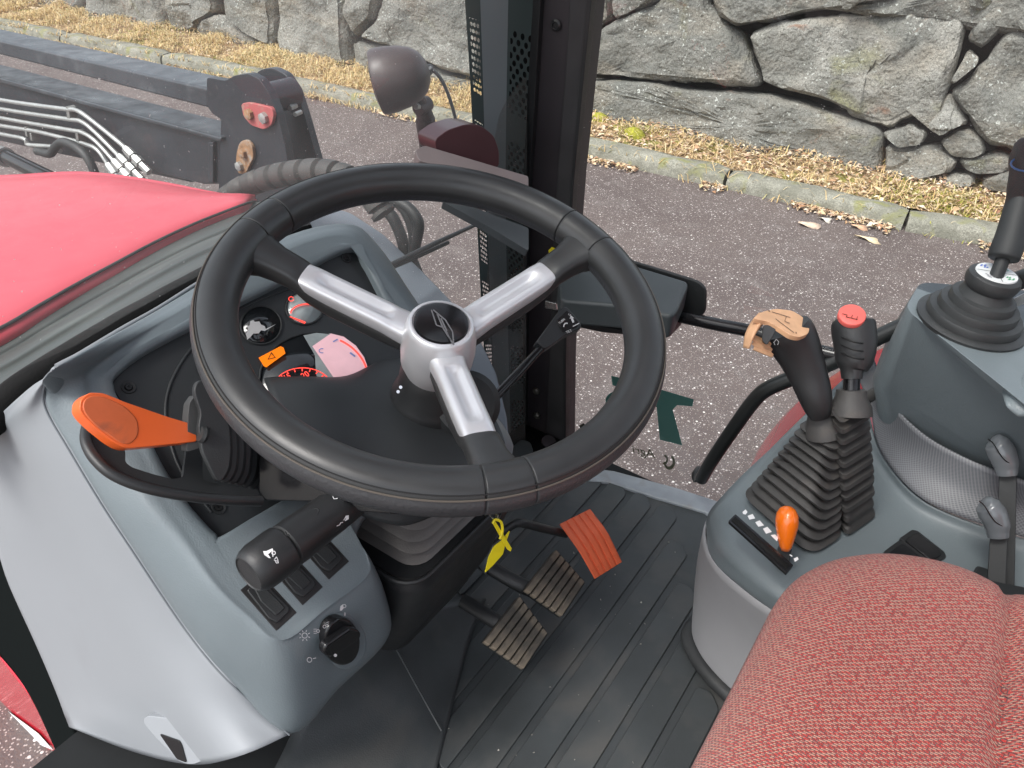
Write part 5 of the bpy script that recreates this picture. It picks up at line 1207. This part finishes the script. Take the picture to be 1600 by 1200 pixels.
# ================================================================ RIGHT CONSOLE
con = thing('side_console', 'blue grey side console with mesh panel and raised control pod', 'console', (0, .95, 0))
Zp = lambda x, y, z: Z0(x, y, z)
e0 = [(1104, 812, .225), (1116, 862, .238), (1170, 915, .25), (1236, 962, .255), (1330, 1025, .26), (1460, 1110, .26), (1640, 1230, .26)]
rowsC = [
 [(1103, 818, .215), (1112, 872, .225), (1168, 926, .235), (1236, 972, .24), (1330, 1035, .245), (1460, 1120, .245), (1640, 1240, .245)],
 e0,
 [(1108, 800, .245), (1126, 848, .26), (1182, 900, .27), (1246, 946, .274), (1340, 1008, .275), (1470, 1090, .275), (1650, 1200, .275)],
 [(1122, 782, .265), (1150, 822, .278), (1205, 868, .282), (1270, 915, .284), (1360, 975, .284), (1490, 1050, .284), (1660, 1150, .284)],
 [(1160, 742, .285), (1215, 780, .285), (1275, 820, .286), (1345, 865, .286), (1430, 915, .286), (1560, 985, .286), (1700, 1060, .286)],
 [(1205, 700, .305), (1265, 722, .295), (1330, 765, .29), (1395, 812, .289), (1470, 860, .289), (1590, 920, .289), (1730, 990, .289)],
 [(1255, 652, .33), (1310, 668, .315), (1358, 715, .303), (1408, 775, .298), (1470, 818, .298), (1600, 870, .298), (1760, 930, .298)],
 [(1320, 590, .36), (1350, 622, .345), (1372, 700, .318), (1420, 766, .312), (1480, 802, .312), (1610, 845, .312), (1770, 890, .312)]]
surf('console_top', [[Zp(*p) for p in r] for r in rowsC], GREY2, con, nu=5, nv=5, solid=.004)
low = [[Zp(*p) for p in rowsC[0]],
 [Zp(1094, 880, .13), Zp(1104, 935, .13), Zp(1152, 988, .135), Zp(1222, 1034, .14), Zp(1330, 1100, .14), Zp(1460, 1190, .14), Zp(1640, 1300, .14)],
 [Zp(1086, 985, .012), Zp(1094, 1028, .012), Zp(1135, 1078, .012), Zp(1200, 1130, .012), Zp(1320, 1210, .012), Zp(1450, 1290, .012), Zp(1640, 1400, .012)]]
low[0] = [p + Vector((.002, .002, 0)) for p in low[0]]
# make the first column follow the far side of the console too
surf('lower_panel', [[r[0] + Vector((.10, .22, 0)), r[0] + Vector((.02, .06, 0))] + r for r in low], LIGHT2, con, nu=5, nv=6, solid=.004)
tube('base_trim', [p + Vector((-.006, -.004, .004)) for p in [low[2][0] + Vector((.03, .09, 0))] + low[2]], .012, RUBBER, con, sm=5, seg=10)
# mesh-covered panel between console top and pod
MESH = bpy.data.materials.new('woven_mesh'); t, N, L, B = nodes(MESH); tc = N.new('ShaderNodeTexCoord'); mp = N.new('ShaderNodeMapping'); mp.inputs['Scale'].default_value = (330, 330, 330); mp.inputs['Rotation'].default_value = (0, 0, math.radians(45)); L.new(tc.outputs['UV'], mp.inputs[0])
ck = N.new('ShaderNodeTexVoronoi'); ck.inputs['Scale'].default_value = 1.0; ck.inputs['Randomness'].default_value = 0; L.new(mp.outputs[0], ck.inputs['Vector'])
f = n_range(N, L, ck.outputs['Distance'], .25, .5)
L.new(n_mix(N, L, f, (.09, .093, .101), (.175, .18, .193)), B.inputs['Base Color']); B.inputs['Roughness'].default_value = .5
mr = [[Zp(*p) for p in r] for r in (
 [(1330, 560, .385), (1362, 640, .352), (1375, 700, .322), (1422, 764, .316), (1482, 800, .316), (1612, 843, .316), (1772, 888, .316)],
 [(1340, 555, .39), (1372, 625, .37), (1395, 680, .348), (1450, 735, .34), (1520, 770, .34), (1620, 800, .34), (1780, 845, .34)],
 [(1360, 545, .40), (1390, 620, .395), (1440, 675, .385), (1510, 715, .38), (1580, 742, .38), (1650, 765, .38), (1800, 800, .38)])]
gs = surf_v(mr, 5, 5); h_, w_ = len(gs), len(gs[0]); V = [p for r in gs for p in r]; F = []
for i in range(h_ - 1):
    for j in range(w_ - 1): a = i * w_ + j; F.append([a, a + 1, a + w_ + 1, a + w_][::-1])
mo = mk('mesh_panel', V, F, MESH, con, solid=.003); ul = mo.data.uv_layers.new(name='UVMap')
cum = [0]
for j in range(1, w_): cum.append(cum[-1] + (gs[h_ // 2][j] - gs[h_ // 2][j - 1]).length)
rcum = [0]
for i in range(1, h_): rcum.append(rcum[-1] + (gs[i][w_ // 2] - gs[i - 1][w_ // 2]).length)
for lp_ in mo.data.loops: vi = lp_.vertex_index; ul.data[lp_.index].uv = (cum[vi % w_], rcum[vi // w_])
# pod
tA, tF = Zp(1414, 481, .54), Zp(1438, 440, .54)
tB = Zp(1760, 760, .52); tG = Zp(1800, 470, .53)
top = [tA, tF, tG, tB]
bA, bF = Zp(1372, 668, .345), Zp(1345, 560, .345) + Vector((.02, .03, 0)); bB = Zp(1800, 860, .34); bG = tG + Vector((.1, .05, -.19))
mA, mF, mB, mG = Zp(1359, 600, .42), Zp(1395, 505, .42), Zp(1790, 800, .42), tG + Vector((.05, .02, -.1))
def cut(r, k):
    out = []
    for i in range(4):
        a, b, c = r[i - 1], r[i], r[(i + 1) % 4]
        out += rounded([a, b, c], [0, k, 0], 5)[1:-1]
    return out
pod = loft('control_pod', [cut([bA, bF, bG, bB], .03), cut([mA, mF, mG, mB], .025), cut(top, .018)], GREY2, con, caps=(False, True), sharp=35, bevel=.007, seg=4)
lobe = surf('pod_armrest', [[Zp(1566, 612, .517), Zp(1582, 585, .519), Zp(1600, 560, .519), Zp(1640, 535, .519)], [Zp(1572, 632, .517), Zp(1592, 605, .528), Zp(1620, 585, .534), Zp(1680, 560, .536)], [Zp(1590, 652, .508), Zp(1625, 648, .52), Zp(1690, 650, .53), Zp(1760, 650, .53)]], GREY2, con, solid=.004)
# rocker switches
CPl = plane((0, 0, .2885), (0, 0, 1))
for pts_ in ([(1380, 862), (1404, 844), (1412, 846), (1462, 884), (1440, 904)], [(1405, 841), (1425, 827), (1434, 829), (1476, 862), (1479, 870), (1458, 882)]):
    s = plate('rocker_switch', pts_, CPl, .006, BLACK, con, rnd=3, off=.003, bevel=.001)
    cx = sum(p[0] for p in pts_) / len(pts_); cy = sum(p[1] for p in pts_) / len(pts_)
    plate('rocker', [(lerp(x, cx, .22), lerp(y, cy, .22)) for x, y in pts_], CPl, .004, GLOSSB, s, rnd=4, off=.0055, bevel=.001)
# ---- gear lever with tall ribbed gaiter
def gaiter(parent, base, top, n, zz=.006, name='gaiter', m=RUBBERB, ripple=.004, per=4):
    """base/top: lists of corner points; n ribs"""
    rings = []
    ea, eb = rounded(base, .022, 6), rounded(top, .012, 6); ca, cb = sum(ea, Vector()) / len(ea), sum(eb, Vector()) / len(eb)
    tot = n * per
    for i in range(tot + 1):
        t_ = i / tot; ph = i % per; c = lerp(ca, cb, t_)
        o = {0: .002, 1: .0035, 2: .0, 3: -.006}[ph] * (zz / .006)
        up = {0: 0, 1: .0, 2: .0015, 3: .0}[ph]
        rg_ = []
        for j, (a, b) in enumerate(zip(ea, eb)):
            p = lerp(a, b, t_ ** .92); d = (p - c); d = d.normalized() if d.length > 0 else d
            rg_.append(p + d * (o if 0 < i < tot else 0) + ZA * (up - .006 * math.cos(4 * math.pi * j / len(ea)) * math.sin(math.pi * t_)))
        rings.append(rg_)
    return loft(name, rings, m, parent, sharp=40)
gl_ = thing('gear_lever', 'black gear lever with peeling tan top cover and tall ribbed gaiter', 'lever', Zp(1237, 803, .285))
bz = .288
bq = [Zp(1160, 776, bz), Zp(1264, 868, bz), Zp(1316, 834, bz), Zp(1214, 742, bz)]
tz = Zp(1237, 805, bz); tcen = None
# height such that the top shows at (1288, 660)
def above(P, py):
    """height over P (straight up) at which the point shows at image row py"""
    lo, hi = 0, .6
    for _ in range(40):
        m_ = (lo + hi) / 2; Q = P + ZA * m_ - EYE; v = 600 + 1200 * (Q.x * CX.y + Q.y * CY.y + Q.z * CZ.y) / (Q.x * CX.z + Q.y * CY.z + Q.z * CZ.z)
        if v > py: lo = m_
        else: hi = m_
    return lo
bc = sum(bq, Vector()) / 4; hh = above(bc, 668)
def depth(P): Q = P - EYE; return Q.x * CX.z + Q.y * CY.z + Q.z * CZ.z
dT = depth(bc + ZA * hh); tc_ = D0(1289, 668, dT)
tq = [tc_ + (p - bc).normalized() * .024 for p in bq]
gaiter(gl_, bq, tq, 11, zz=.0095)
lathe('gaiter_collar', tc_, (D0(1284, 640, dT - .005) - tc_), [(0, -.01), (.024, -.01), (.022, .004), (.017, .018), (.0165, .024), (.014, .026), (0, .026)], RUBBERB, gl_, seg=28)
dG = dT - .02
grip_c = [(1281, 652, 15), (1279, 642, 20), (1274, 620, 25.5), (1264, 590, 29), (1253, 562, 33), (1243, 540, 37), (1233, 522, 39), (1228, 512, 36)]
cs = [D0(x, y, dG - i * .003) for i, (x, y, r) in enumerate(grip_c)]
fr_ = frames(cs); rings = []
for (p, u, v), (x, y, r) in zip(fr_, grip_c):
    rr = r * dG / 1200; t_ = u.cross(v); side = (t_.cross(EYE - p)).normalized(); fw = side.cross(t_).normalized()
    rings.append([p + side * math.cos(2 * math.pi * k / 28) * rr * .98 + fw * math.sin(2 * math.pi * k / 28) * rr * (.8 if r < 28 else .7) for k in range(28)])
RG = []
for i in range(len(rings) - 1):
    for k in range(3): RG.append([cr(rings[max(0, i - 1)][j], rings[i][j], rings[i + 1][j], rings[min(len(rings) - 1, i + 2)][j], k / 3) for j in range(28)])
RG.append(rings[-1])
loft('lever_grip', RG, BLACK, gl_, sharp=60)
plate('thumb_switch', [(1192, 510), (1200, 500), (1214, 512), (1208, 526), (1198, 540), (1190, 532)], plane(D0(1205, 520, dG - .05), EYE - D0(1205, 520, dG - .05)), .02, BLACK, gl_, rnd=4, bevel=.003)
CPn = plane3(D0(1190, 498, dG - .035), D0(1262, 520, dG - .030), D0(1232, 486, dG - .005))
plate('cap_cover', [(1176, 497), (1190, 487), (1212, 482), (1238, 485), (1256, 496), (1265, 511), (1264, 521), (1250, 527), (1236, 524), (1216, 511), (1200, 502), (1188, 500)], CPn, .006, TAN, gl_, rnd=6, off=.008, bevel=.0012)
decal('shift_pattern', [line((1206, 487), (1235, 496), .8), line((1212, 498), (1241, 520), .8), line((1229, 494), (1226, 502), .8), line((1226, 502), (1234, 505), .8)], CPn, mat('brown_print', (.12, .06, .035), .7), gl_, off=.0088)
ptext('shift_numeral', 'R', 1202, 486, CPn, (6, 2), 3.6, mat('brown_print2', (.12, .06, .035), .7), gl_, off=.0088)
ptext('shift_numeral', '3', 1244, 520, CPn, (6, 2), 3.6, mat('brown_print3', (.12, .06, .035), .7), gl_, off=.0088)
surf('peeled_flap', [[D0(1186, 488, dG - .03), D0(1174, 502, dG - .042), D0(1164, 522, dG - .046), D0(1161, 543, dG - .045)], [D0(1200, 490, dG - .035), D0(1188, 505, dG - .05), D0(1178, 524, dG - .054), D0(1170, 545, dG - .05)], [D0(1204, 500, dG - .03), D0(1192, 508, dG - .042), D0(1180, 524, dG - .044), D0(1172, 542, dG - .042)]], TAN, gl_, solid=.0012)
rc = []
for i in range(7):
    rc.append([D0(1172 + 3 * j + i * .8 + (3 if i % 2 else 0), 521 + i * 4.2 + j * 1.2, dG - .046 + (.003 if i % 2 else 0) + .0015 * j) for j in range(11)])
surf('crumpled_cover', rc, TAN, gl_, nu=2, nv=3, solid=.001)
decal('arrow_mark', [line((1209, 535), (1213, 530), 1), line((1213, 530), (1217, 534), 1), line((1209, 535), (1211, 539), 1), line((1217, 534), (1215, 539), 1)], plane(D0(1213, 534, dG - .055), EYE - D0(1213, 534, dG - .055)), mat('faded_mark', (.25, .25, .25), .6), gl_, off=0)
# ---- range lever
rl = thing('range_lever', 'round topped black range lever with red shift diagram on its knob', 'lever', Zp(1338, 800, .29))
b2 = [Zp(1304, 812, .292), Zp(1322, 838, .292), Zp(1368, 806, .292), Zp(1350, 780, .292)]
bc2 = sum(b2, Vector()) / 4; d2 = depth(bc2); dT2 = depth(bc2 + ZA * above(bc2, 640))
n2 = 10; rings = []
cen2 = lambda t_: D0(lerp(1338, 1329, t_), lerp(808, 638, t_), lerp(d2, dT2, t_))
ea = rounded(b2, .010, 4)
for i in range(n2 * 4 + 1):
    ph = i % 4; t_ = min(1, (i // 4 + (0, .34, .46, .88)[ph]) / n2); c = cen2(t_); s = lerp(1.0, .88, min(1, t_ * 3)) if t_ < .33 else lerp(.95, .80, (t_ - .33) / .67)
    s *= {0: 1.14, 1: 1.12, 2: .52, 3: .52}[ph] if t_ > .18 else {0: 1.03, 1: 1.0, 2: .90, 3: .97}[ph]
    rings.append([c + (p - bc2) * s for p in ea])
loft('gaiter', rings, RUBBERB, rl, sharp=40)
ct2 = cen2(1.0); kU = D0(1331, 590, dT2 - .004) - ct2
lathe('gaiter_collar', ct2, kU, [(0, -.008), (.0245, -.008), (.0235, .002), (.0175, .014), (.0165, .022), (0, .022)], RUBBERB, rl, seg=24)
tube('shaft', [D0(1330, 622, dT2), D0(1331, 580, dT2)], .0095, GLOSSB, rl)
kc = [(1331, 592, 15), (1331, 578, 17), (1332, 576, 22), (1334, 566, 27), (1336, 550, 30), (1336, 532, 32), (1334, 517, 32.5), (1333.5, 506, 32), (1333, 501, 30), (1333, 498, 25), (1333, 497, 12)]
cs = [D0(x, y, dT2 - .01) for x, y, r in kc]; rings = []
for (p, u, v), (x, y, r) in zip(frames(cs), kc):
    t_ = u.cross(v); side = t_.cross(EYE - p).normalized(); fw = side.cross(t_).normalized(); rr = r * dT2 / 1200
    rings.append([p + side * math.cos(2 * math.pi * k / 28) * rr + fw * math.sin(2 * math.pi * k / 28) * rr * .8 for k in range(28)])
loft('knob', rings, BLACK, rl, sharp=40, bevel=0)
for k in range(3):
    a, b = (1309 + k * 1, 524 + k * 13), (1364 - k * 1, 536 + k * 12)
    pp = [D0(lerp(a[0], b[0], q) , lerp(a[1], b[1], q) + 5 * math.sin(math.pi * q), dT2 - .01 - .023 * math.sin(math.pi * q) - .001) for q in (0.02, .25, .5, .75, .98)]
    tube('knob_groove', pp, .0009, mat('groove_black', (.004, .004, .004), .7), rl, sm=4, seg=6)
KT = plane3(D0(1304, 484, dT2 - .022), D0(1346, 494, dT2 - .022), D0(1327, 481, dT2 + .004))
kax2 = (ZA + (EYE - cs[-1]).normalized() * .7).normalized(); kc0 = D0(1331, 493, dT2 - .024); lathe('knob_cap', kc0, kax2, [(0, -.004), (.0152, -.004), (.0152, .001), (.0145, .0020), (.012, .0026), (0, .003)], mat('red_cap', (.70, .13, .11), .4), rl, seg=32)
KT = plane(kc0 + kax2 * .0034, kax2)
decal('shift_diagram', [line((1316, 490), (1324, 492), .9), line((1324, 492), (1322, 495), .9), line((1322, 495), (1340, 499), .9), line((1332, 492), (1330, 497), .9), line((1340, 494), (1338, 500), .9)], KT, TRI, rl, off=.0004)
# ---- joystick with stepped boot
js = thing('joystick', 'loader joystick on a stepped round rubber boot with white function disc', 'joystick', Zp(1516, 503, .54))
PT_ = plane3(tA, tF, tB); jb = PL(1516, 503, PT_, .003); nj = PT_[1]
jax = (D0(1543, 452, depth(jb) - .02) - jb).normalized(); jax = (jax + nj + (EYE - jb).normalized() * .3).normalized()
rb = .0625
jprof = [(0, -.002), (rb, -.002), (rb + .001, .003), (rb - .002, .005), (.0545, .006), (.0545, .013), (.053, .016), (.046, .0175), (.0455, .024), (.0445, .027), (.0375, .0285), (.037, .035), (.036, .038), (.030, .040), (.0275, .046), (.0265, .050), (.029, .053), (.0305, .060), (.0290, .0665), (.0255, .069), (.0235, .069), (0, .069)]
bt2 = lathe('boot', jb, jax, jprof, mat('boot_rubber', (.028, .030, .031), .5, var=.15, vs=20, bump=.2, bs=800, rv=.08), js, seg=56, sharp=40)
dtop = jb + jax * .070; DTP = plane(dtop, jax)
dd_ = lathe('function_disc', dtop - jax * .001, jax, [(0, 0), (.0232, 0), (.0228, .0016), (0, .0016)], mat('disc_white', (.68, .70, .70), .4), js, seg=40)
uj, vj, _w = basis(jax, XA)
def jp(r, a, h=.0012): return dtop + uj * (r * math.cos(a)) + vj * (r * math.sin(a)) + jax * h
V, F = [], []
for a in (.4, 1.97, 3.54, 5.11):
    b = len(V); w = .0004; s = jp(.009, a) - dtop; t2 = jp(.009, a + 1.57) - jp(0, 0)
    t2 = t2.normalized() * w; V += [jp(.008, a) - t2, jp(.0222, a) - t2, jp(.0222, a) + t2, jp(.008, a) + t2]; F.append([b, b + 1, b + 2, b + 3])
mk('disc_lines', V, F, mat('disc_line', (.03, .03, .03), .6), dd_, smooth=False)
cols = [(.05, .35, .25), (.05, .12, .5), (.3, .3, .32), (.05, .3, .12)]
for i, a in enumerate((1.2, 2.75, 4.3, 5.9)):
    V, F = [], []
    for k in range(4):
        b = len(V); r0_, aa = .012 + .0022 * k, a + .16 * math.sin(k * 2.3); V += [jp(r0_, aa - .16), jp(r0_ + .0016, aa - .10), jp(r0_ + .0014, aa + .13), jp(r0_ - .0002, aa + .17)]; F.append([b, b + 1, b + 2, b + 3])
    mk('disc_symbol', V, F, mat('disc_ink_%d' % i, cols[i], .6), dd_, smooth=False)
dj = depth(dtop) - .002
tube('shaft', [D0(1545, 456, dj), D0(1558, 428, dj - .003), D0(1570, 398, dj - .006)], [.0085, .0078, .0078], BLACKM, js)
gc = [(1567, 406, 17), (1568, 403, 22), (1572, 392, 23), (1581, 362, 21), (1588, 335, 20), (1594, 312, 19.5), (1598, 290, 21), (1602, 272, 22), (1606, 250, 26), (1612, 228, 24), (1616, 215, 12)]
tube('grip', [D0(x, y, dj - .006) for x, y, r in gc], [r * dj / 1200 for x, y, r in gc], BLACKM, js, seg=24, sm=3)
gp_ = [D0(1606 + 26 * math.cos(a) * 1.02, 256 + 26 * math.sin(a) * .45, dj - .010 - .018 * max(0, math.sin(a))) for a in [math.radians(d) for d in range(0, 361, 20)]]
tube('blue_ring', gp_, .0011, mat('blue_line', (.05, .18, .5), .4), js, seg=6)
# ---- hand throttle
ht = thing('hand_throttle', 'small glossy orange hand throttle knob in its slot', 'lever', Zp(1220, 880, .28))
plate('slot_frame', [(1138, 814), (1149, 803), (1240, 883), (1229, 896)], plane((0, 0, .281), (.0, -.06, 1)), .004, GLOSSB, ht, rnd=2, off=.0035, bevel=.001)
plate('slot', [(1143, 813), (1149, 807), (1234, 883), (1229, 889)], plane((0, 0, .281), (.0, -.06, 1)), .001, mat('slot_dark', (.003, .003, .003), .9), ht, off=.0042, bevel=0)
dh = depth(Zp(1222, 880, .285))
plate('stem', [(1218, 848), (1238, 853), (1232, 888), (1222, 892), (1208, 880)], plane(D0(1222, 870, dh - .012), EYE - D0(1222, 870, dh)), .008, BLACKM, ht, bevel=.001)
kp1 = D0(1229, 826, dh - .03); kax = D0(1231, 790, dh - .034) - kp1
lathe('knob', kp1, kax, [(0, -.0275), (.006, -.027), (.0085, -.022), (.012, -.010), (.0148, .002), (.0155, .010), (.0142, .018), (.010, .0245), (.005, .027), (0, .0275)], ORANGEG, ht, seg=28, sharp=80, sx=.85)
TSp = plane((0, 0, .2835), (.0, -.06, 1))
dsh = [[(1168, 806), (1176, 803), (1180, 810), (1171, 812)], [(1180, 816), (1187, 813), (1194, 821), (1185, 823)], [(1192, 826), (1199, 823), (1206, 831), (1197, 834)], [(1204, 836), (1211, 835), (1216, 840), (1214, 846)], [(1160, 800), (1165, 796), (1168, 800), (1165, 804), (1161, 803)], [(1234, 866), (1238, 868), (1238, 870), (1234, 868)], [(1240, 873), (1246, 870), (1248, 874), (1242, 878)]]
for q_ in dsh: decal('speed_mark', [q_], TSp, WHITE, ht, off=.003)
# ---- hydraulic levers behind the seat edge
for k, (dx, dy, lb) in enumerate(((14, -97, 'grey knobbed hydraulic lever standing farther from the seat'), (0, 0, 'grey knobbed hydraulic lever next to the red seat'))):
    hv = thing('hydraulic_lever', lb, 'lever', Zp(1552 + dx, 900 + dy * .3, .30), group='grey knobbed hydraulic levers')
    dv = .93 - k * .03
    kc = [(1537, 784, 6), (1540, 786, 14), (1544, 791, 18.5), (1551, 803, 20.5), (1557, 818, 19), (1559, 832, 16), (1560, 839, 15)]
    tube('knob', [D0(x + dx, y + dy, dv) for x, y, r in kc], [r * dv / 1200 for x, y, r in kc], GKNOB, hv, seg=24, sm=4)
    lipc = [(1530, 783), (1538, 790), (1548, 806), (1556, 816), (1566, 822)]
    tube('knob_parting', [D0(x + dx, y + dy, dv - .0135) for x, y in lipc], .0007, GLOSSB, hv, sm=4, seg=6)
    SPz = plane(D0(1560 + dx, 860 + dy, dv), EYE - D0(1560 + dx, 860 + dy, dv))
    plate('stem', [(1547 + dx, 836 + dy), (1575 + dx, 836 + dy), (1571 + dx, 925), (1541 + dx, 925)], SPz, .006, BLACKM, hv, bevel=.001)
hb = plate('lever_base', [(1527, 882), (1546, 888), (1546, 905), (1620, 920), (1620, 960), (1500, 930)], plane((0, 0, .32), (0, 0, 1)), .03, BLACKM, con, bevel=.003)

# ================================================================ SEAT
FAB = bpy.data.materials.new('red_woven_fabric'); t, N, L, B = nodes(FAB)
tc = N.new('ShaderNodeTexCoord'); mp = N.new('ShaderNodeMapping'); L.new(tc.outputs['UV'], mp.inputs[0])
ds_ = N.new('ShaderNodeTexNoise'); ds_.inputs['Scale'].default_value = 60; ds_.inputs['Detail'].default_value = 2; L.new(mp.outputs[0], ds_.inputs['Vector'])
mv = N.new('ShaderNodeVectorMath'); mv.operation = 'MULTIPLY_ADD'; L.new(ds_.outputs['Color'], mv.inputs[0]); mv.inputs[1].default_value = (.0026, .0026, 0); L.new(mp.outputs[0], mv.inputs[2])
bk = N.new('ShaderNodeTexBrick'); bk.inputs['Scale'].default_value = 1; bk.offset = .5
bk.inputs['Brick Width'].default_value = .0052; bk.inputs['Row Height'].default_value = .0030; bk.inputs['Mortar Size'].default_value = .00050; bk.inputs['Mortar Smooth'].default_value = .6; bk.inputs['Bias'].default_value = 0
bk.inputs['Color1'].default_value = (.78, .042, .028, 1); bk.inputs['Color2'].default_value = (.52, .026, .018, 1); bk.inputs['Mortar'].default_value = (.06, .025, .025, 1)
L.new(mv.outputs[0], bk.inputs['Vector'])
# pale thread lying slantwise in each stitch
sep = N.new('ShaderNodeSeparateXYZ'); L.new(mv.outputs[0], sep.inputs[0])
rowi = M('FLOOR', M('DIVIDE', sep.outputs[1], .0030)); par = M('MULTIPLY', M('MODULO', M('ABSOLUTE', rowi), 2), .0026)
fx = M('FRACT', M('DIVIDE', M('ADD', sep.outputs[0], par), .0052)); fy = M('FRACT', M('DIVIDE', sep.outputs[1], .0030))
dln = M('ABSOLUTE', M('SUBTRACT', M('ADD', M('MULTIPLY', fx, .75), .12), fy)); thd = n_range(N, L, dln, .11, .22, 1, 0)
nn_ = n_noise(N, L, mp.outputs[0], 230, 3); thd = M('MULTIPLY', thd, n_range(N, L, nn_, .39, .52)); 
fr2 = n_noise(N, L, mp.outputs[0], 1500, 3)
colr = n_mix(N, L, thd, bk.outputs['Color'], (.90, .60, .43))
colr = n_mix(N, L, n_range(N, L, fr2, .35, .7), colr, n_mix(N, L, .45, colr, (.16, .06, .055)))
L.new(colr, B.inputs['Base Color']); B.inputs['Roughness'].default_value = .95; B.inputs['Specular IOR Level'].default_value = .15
B.inputs['Sheen Weight'].default_value = .35; B.inputs['Sheen Roughness'].default_value = .5
bp = N.new('ShaderNodeBump'); bp.inputs['Distance'].default_value = .0016; bp.inputs['Strength'].default_value = .9
L.new(M('ADD', M('MULTIPLY', thd, .7), M('ADD', M('MULTIPLY', bk.outputs['Fac'], -.6), M('MULTIPLY', fr2, .8))), bp.inputs['Height']); L.new(bp.outputs[0], B.inputs['Normal'])
seat = thing('driver_seat', 'red and cream woven fabric seat cushion at the lower corner', 'seat', (.3, .47, 0))
def plan(n=160):
    o = rrect((.275, .465, 0), XA, YA, .325, .262, .15, 30); return o
PLN = plan(); pc = Vector((.275, .465, 0))
dist = [0, .003, .008, .015, .023, .032, .043, .056, .072, .09, .11, .13, .15, .17, .19, .21, .225, .24, .25, .258]
rings = []
def zc(p, d):
    e = .075; z = .455 - (0.07 * (1 - math.sqrt(max(0, 1 - (1 - min(d, e) / e) ** 2))))
    z += -.016 - .006 * math.exp(-((p.y - .47) / .15) ** 2)
    z += .02 * max(0, p.x) 
    gx_ = .150 - .06 * (p.y - .5) 
    z -= .010 * math.exp(-((p.x - gx_) / .007) ** 2) + .004 * math.exp(-((p.x - gx_) / .025) ** 2)
    return z
def inward(p, d):
    # shrink the rounded rectangle by d
    hx, hy, r = .325 - d, .262 - d, max(.15 - d * .55, .02)
    hx = max(hx, .001); hy = max(hy, .001); r = min(r, hx, hy); return hx, hy, r
bot = [[p + ZA * (.345) + (pc - p).normalized() * .012 for p in PLN], [p + ZA * .36 + (pc - p).normalized() * .003 for p in PLN]]
def resamp(r, n=260):
    per = [(r[(i + 1) % len(r)] - r[i]).length for i in range(len(r))]; tot = sum(per); out = []; i = 0; acc = 0
    for k in range(n):
        s = tot * k / n
        while acc + per[i] < s - 1e-9: acc += per[i]; i += 1
        out.append(lerp(r[i], r[(i + 1) % len(r)], (s - acc) / max(per[i], 1e-9)))
    return out
dist = dist[:7] + [.043 + .0072 * k for k in range(1, 30)]
bot = [resamp(q) for q in bot]
for d in dist:
    hx, hy, r = inward(None, d); rr = resamp(rrect((.275, .465, 0), XA, YA, hx, hy, r, 30))
    rings.append([Vector((p.x, p.y, zc(p, d))) for p in rr])
PLN = resamp(PLN)
allr = bot + rings
# dense top: replace by grid so the seam groove is sharp
n_ = 260; V = [p for r in allr for p in r]; F = []
for i in range(len(allr) - 1):
    for j in range(n_): a, b = i * n_ + j, i * n_ + (j + 1) % n_; F.append([a, b, b + n_, a + n_])
F.append([(len(allr) - 1) * n_ + j for j in range(n_)])
cu = mk('seat_cushion', V, F, FAB, seat); fixn(cu)
ul = cu.data.uv_layers.new(name='UVMap'); off_ = WM[cu.name]
for lp_ in cu.data.loops:
    v = cu.data.vertices[lp_.vertex_index].co + off_
    d = (v - pc); k = 1 + max(0, (.46 - v.z)) * 1.6
    k *= 1.04; ul.data[lp_.index].uv = (d.x * k * .96 - d.y * k * .22, d.y * k * .96 + d.x * k * .22)
slab('seat_pan', [p + ZA * .30 + (p - pc).normalized() * .001 for p in rrect((.275, .465, 0), XA, YA, .325, .262, .12, 8)], ZA * .05, GLOSSB, seat, bevel=.006, seg=3)
box('seat_pedestal', (.06, .25, .0), (.5, .68, .298), BLACKM, seat, bevel=.02)
bk_ = loft('backrest', [rrect((.60 + .10 * t_, .465, .40 + .5 * t_), YA, XA, .24 - .05 * t_ ** 3, .055, .05, 8) for t_ in (0, .25, .5, .75, .95, 1.0)], FAB, seat, sharp=60, bevel=.01)
# ================================================================ small litter on the mat
V, F = [], []; rl_ = random.Random(21)
for k in range(70):
    x, y = rl_.uniform(-.45, -.12), rl_.uniform(.45, 1.0)
    if x > -.2 and y > .72: continue
    s = rl_.uniform(.0007, .0022) if k else .003; p = Vector((x, y, .0105)); b = len(V)
    V += [p + Vector((rl_.uniform(-1, 1) * s, rl_.uniform(-1, 1) * s, 0)) for _ in range(4)] + [p + ZA * s]; F += [[b, b + 1, b + 4], [b + 1, b + 2, b + 4], [b + 2, b + 3, b + 4], [b + 3, b, b + 4]]
props(mk('grit', V, F, mat('pale_grit', (.4, .38, .34), .8), None, smooth=False), 'pale specks of grit scattered on the rubber floor mat', 'grit', kind='stuff')
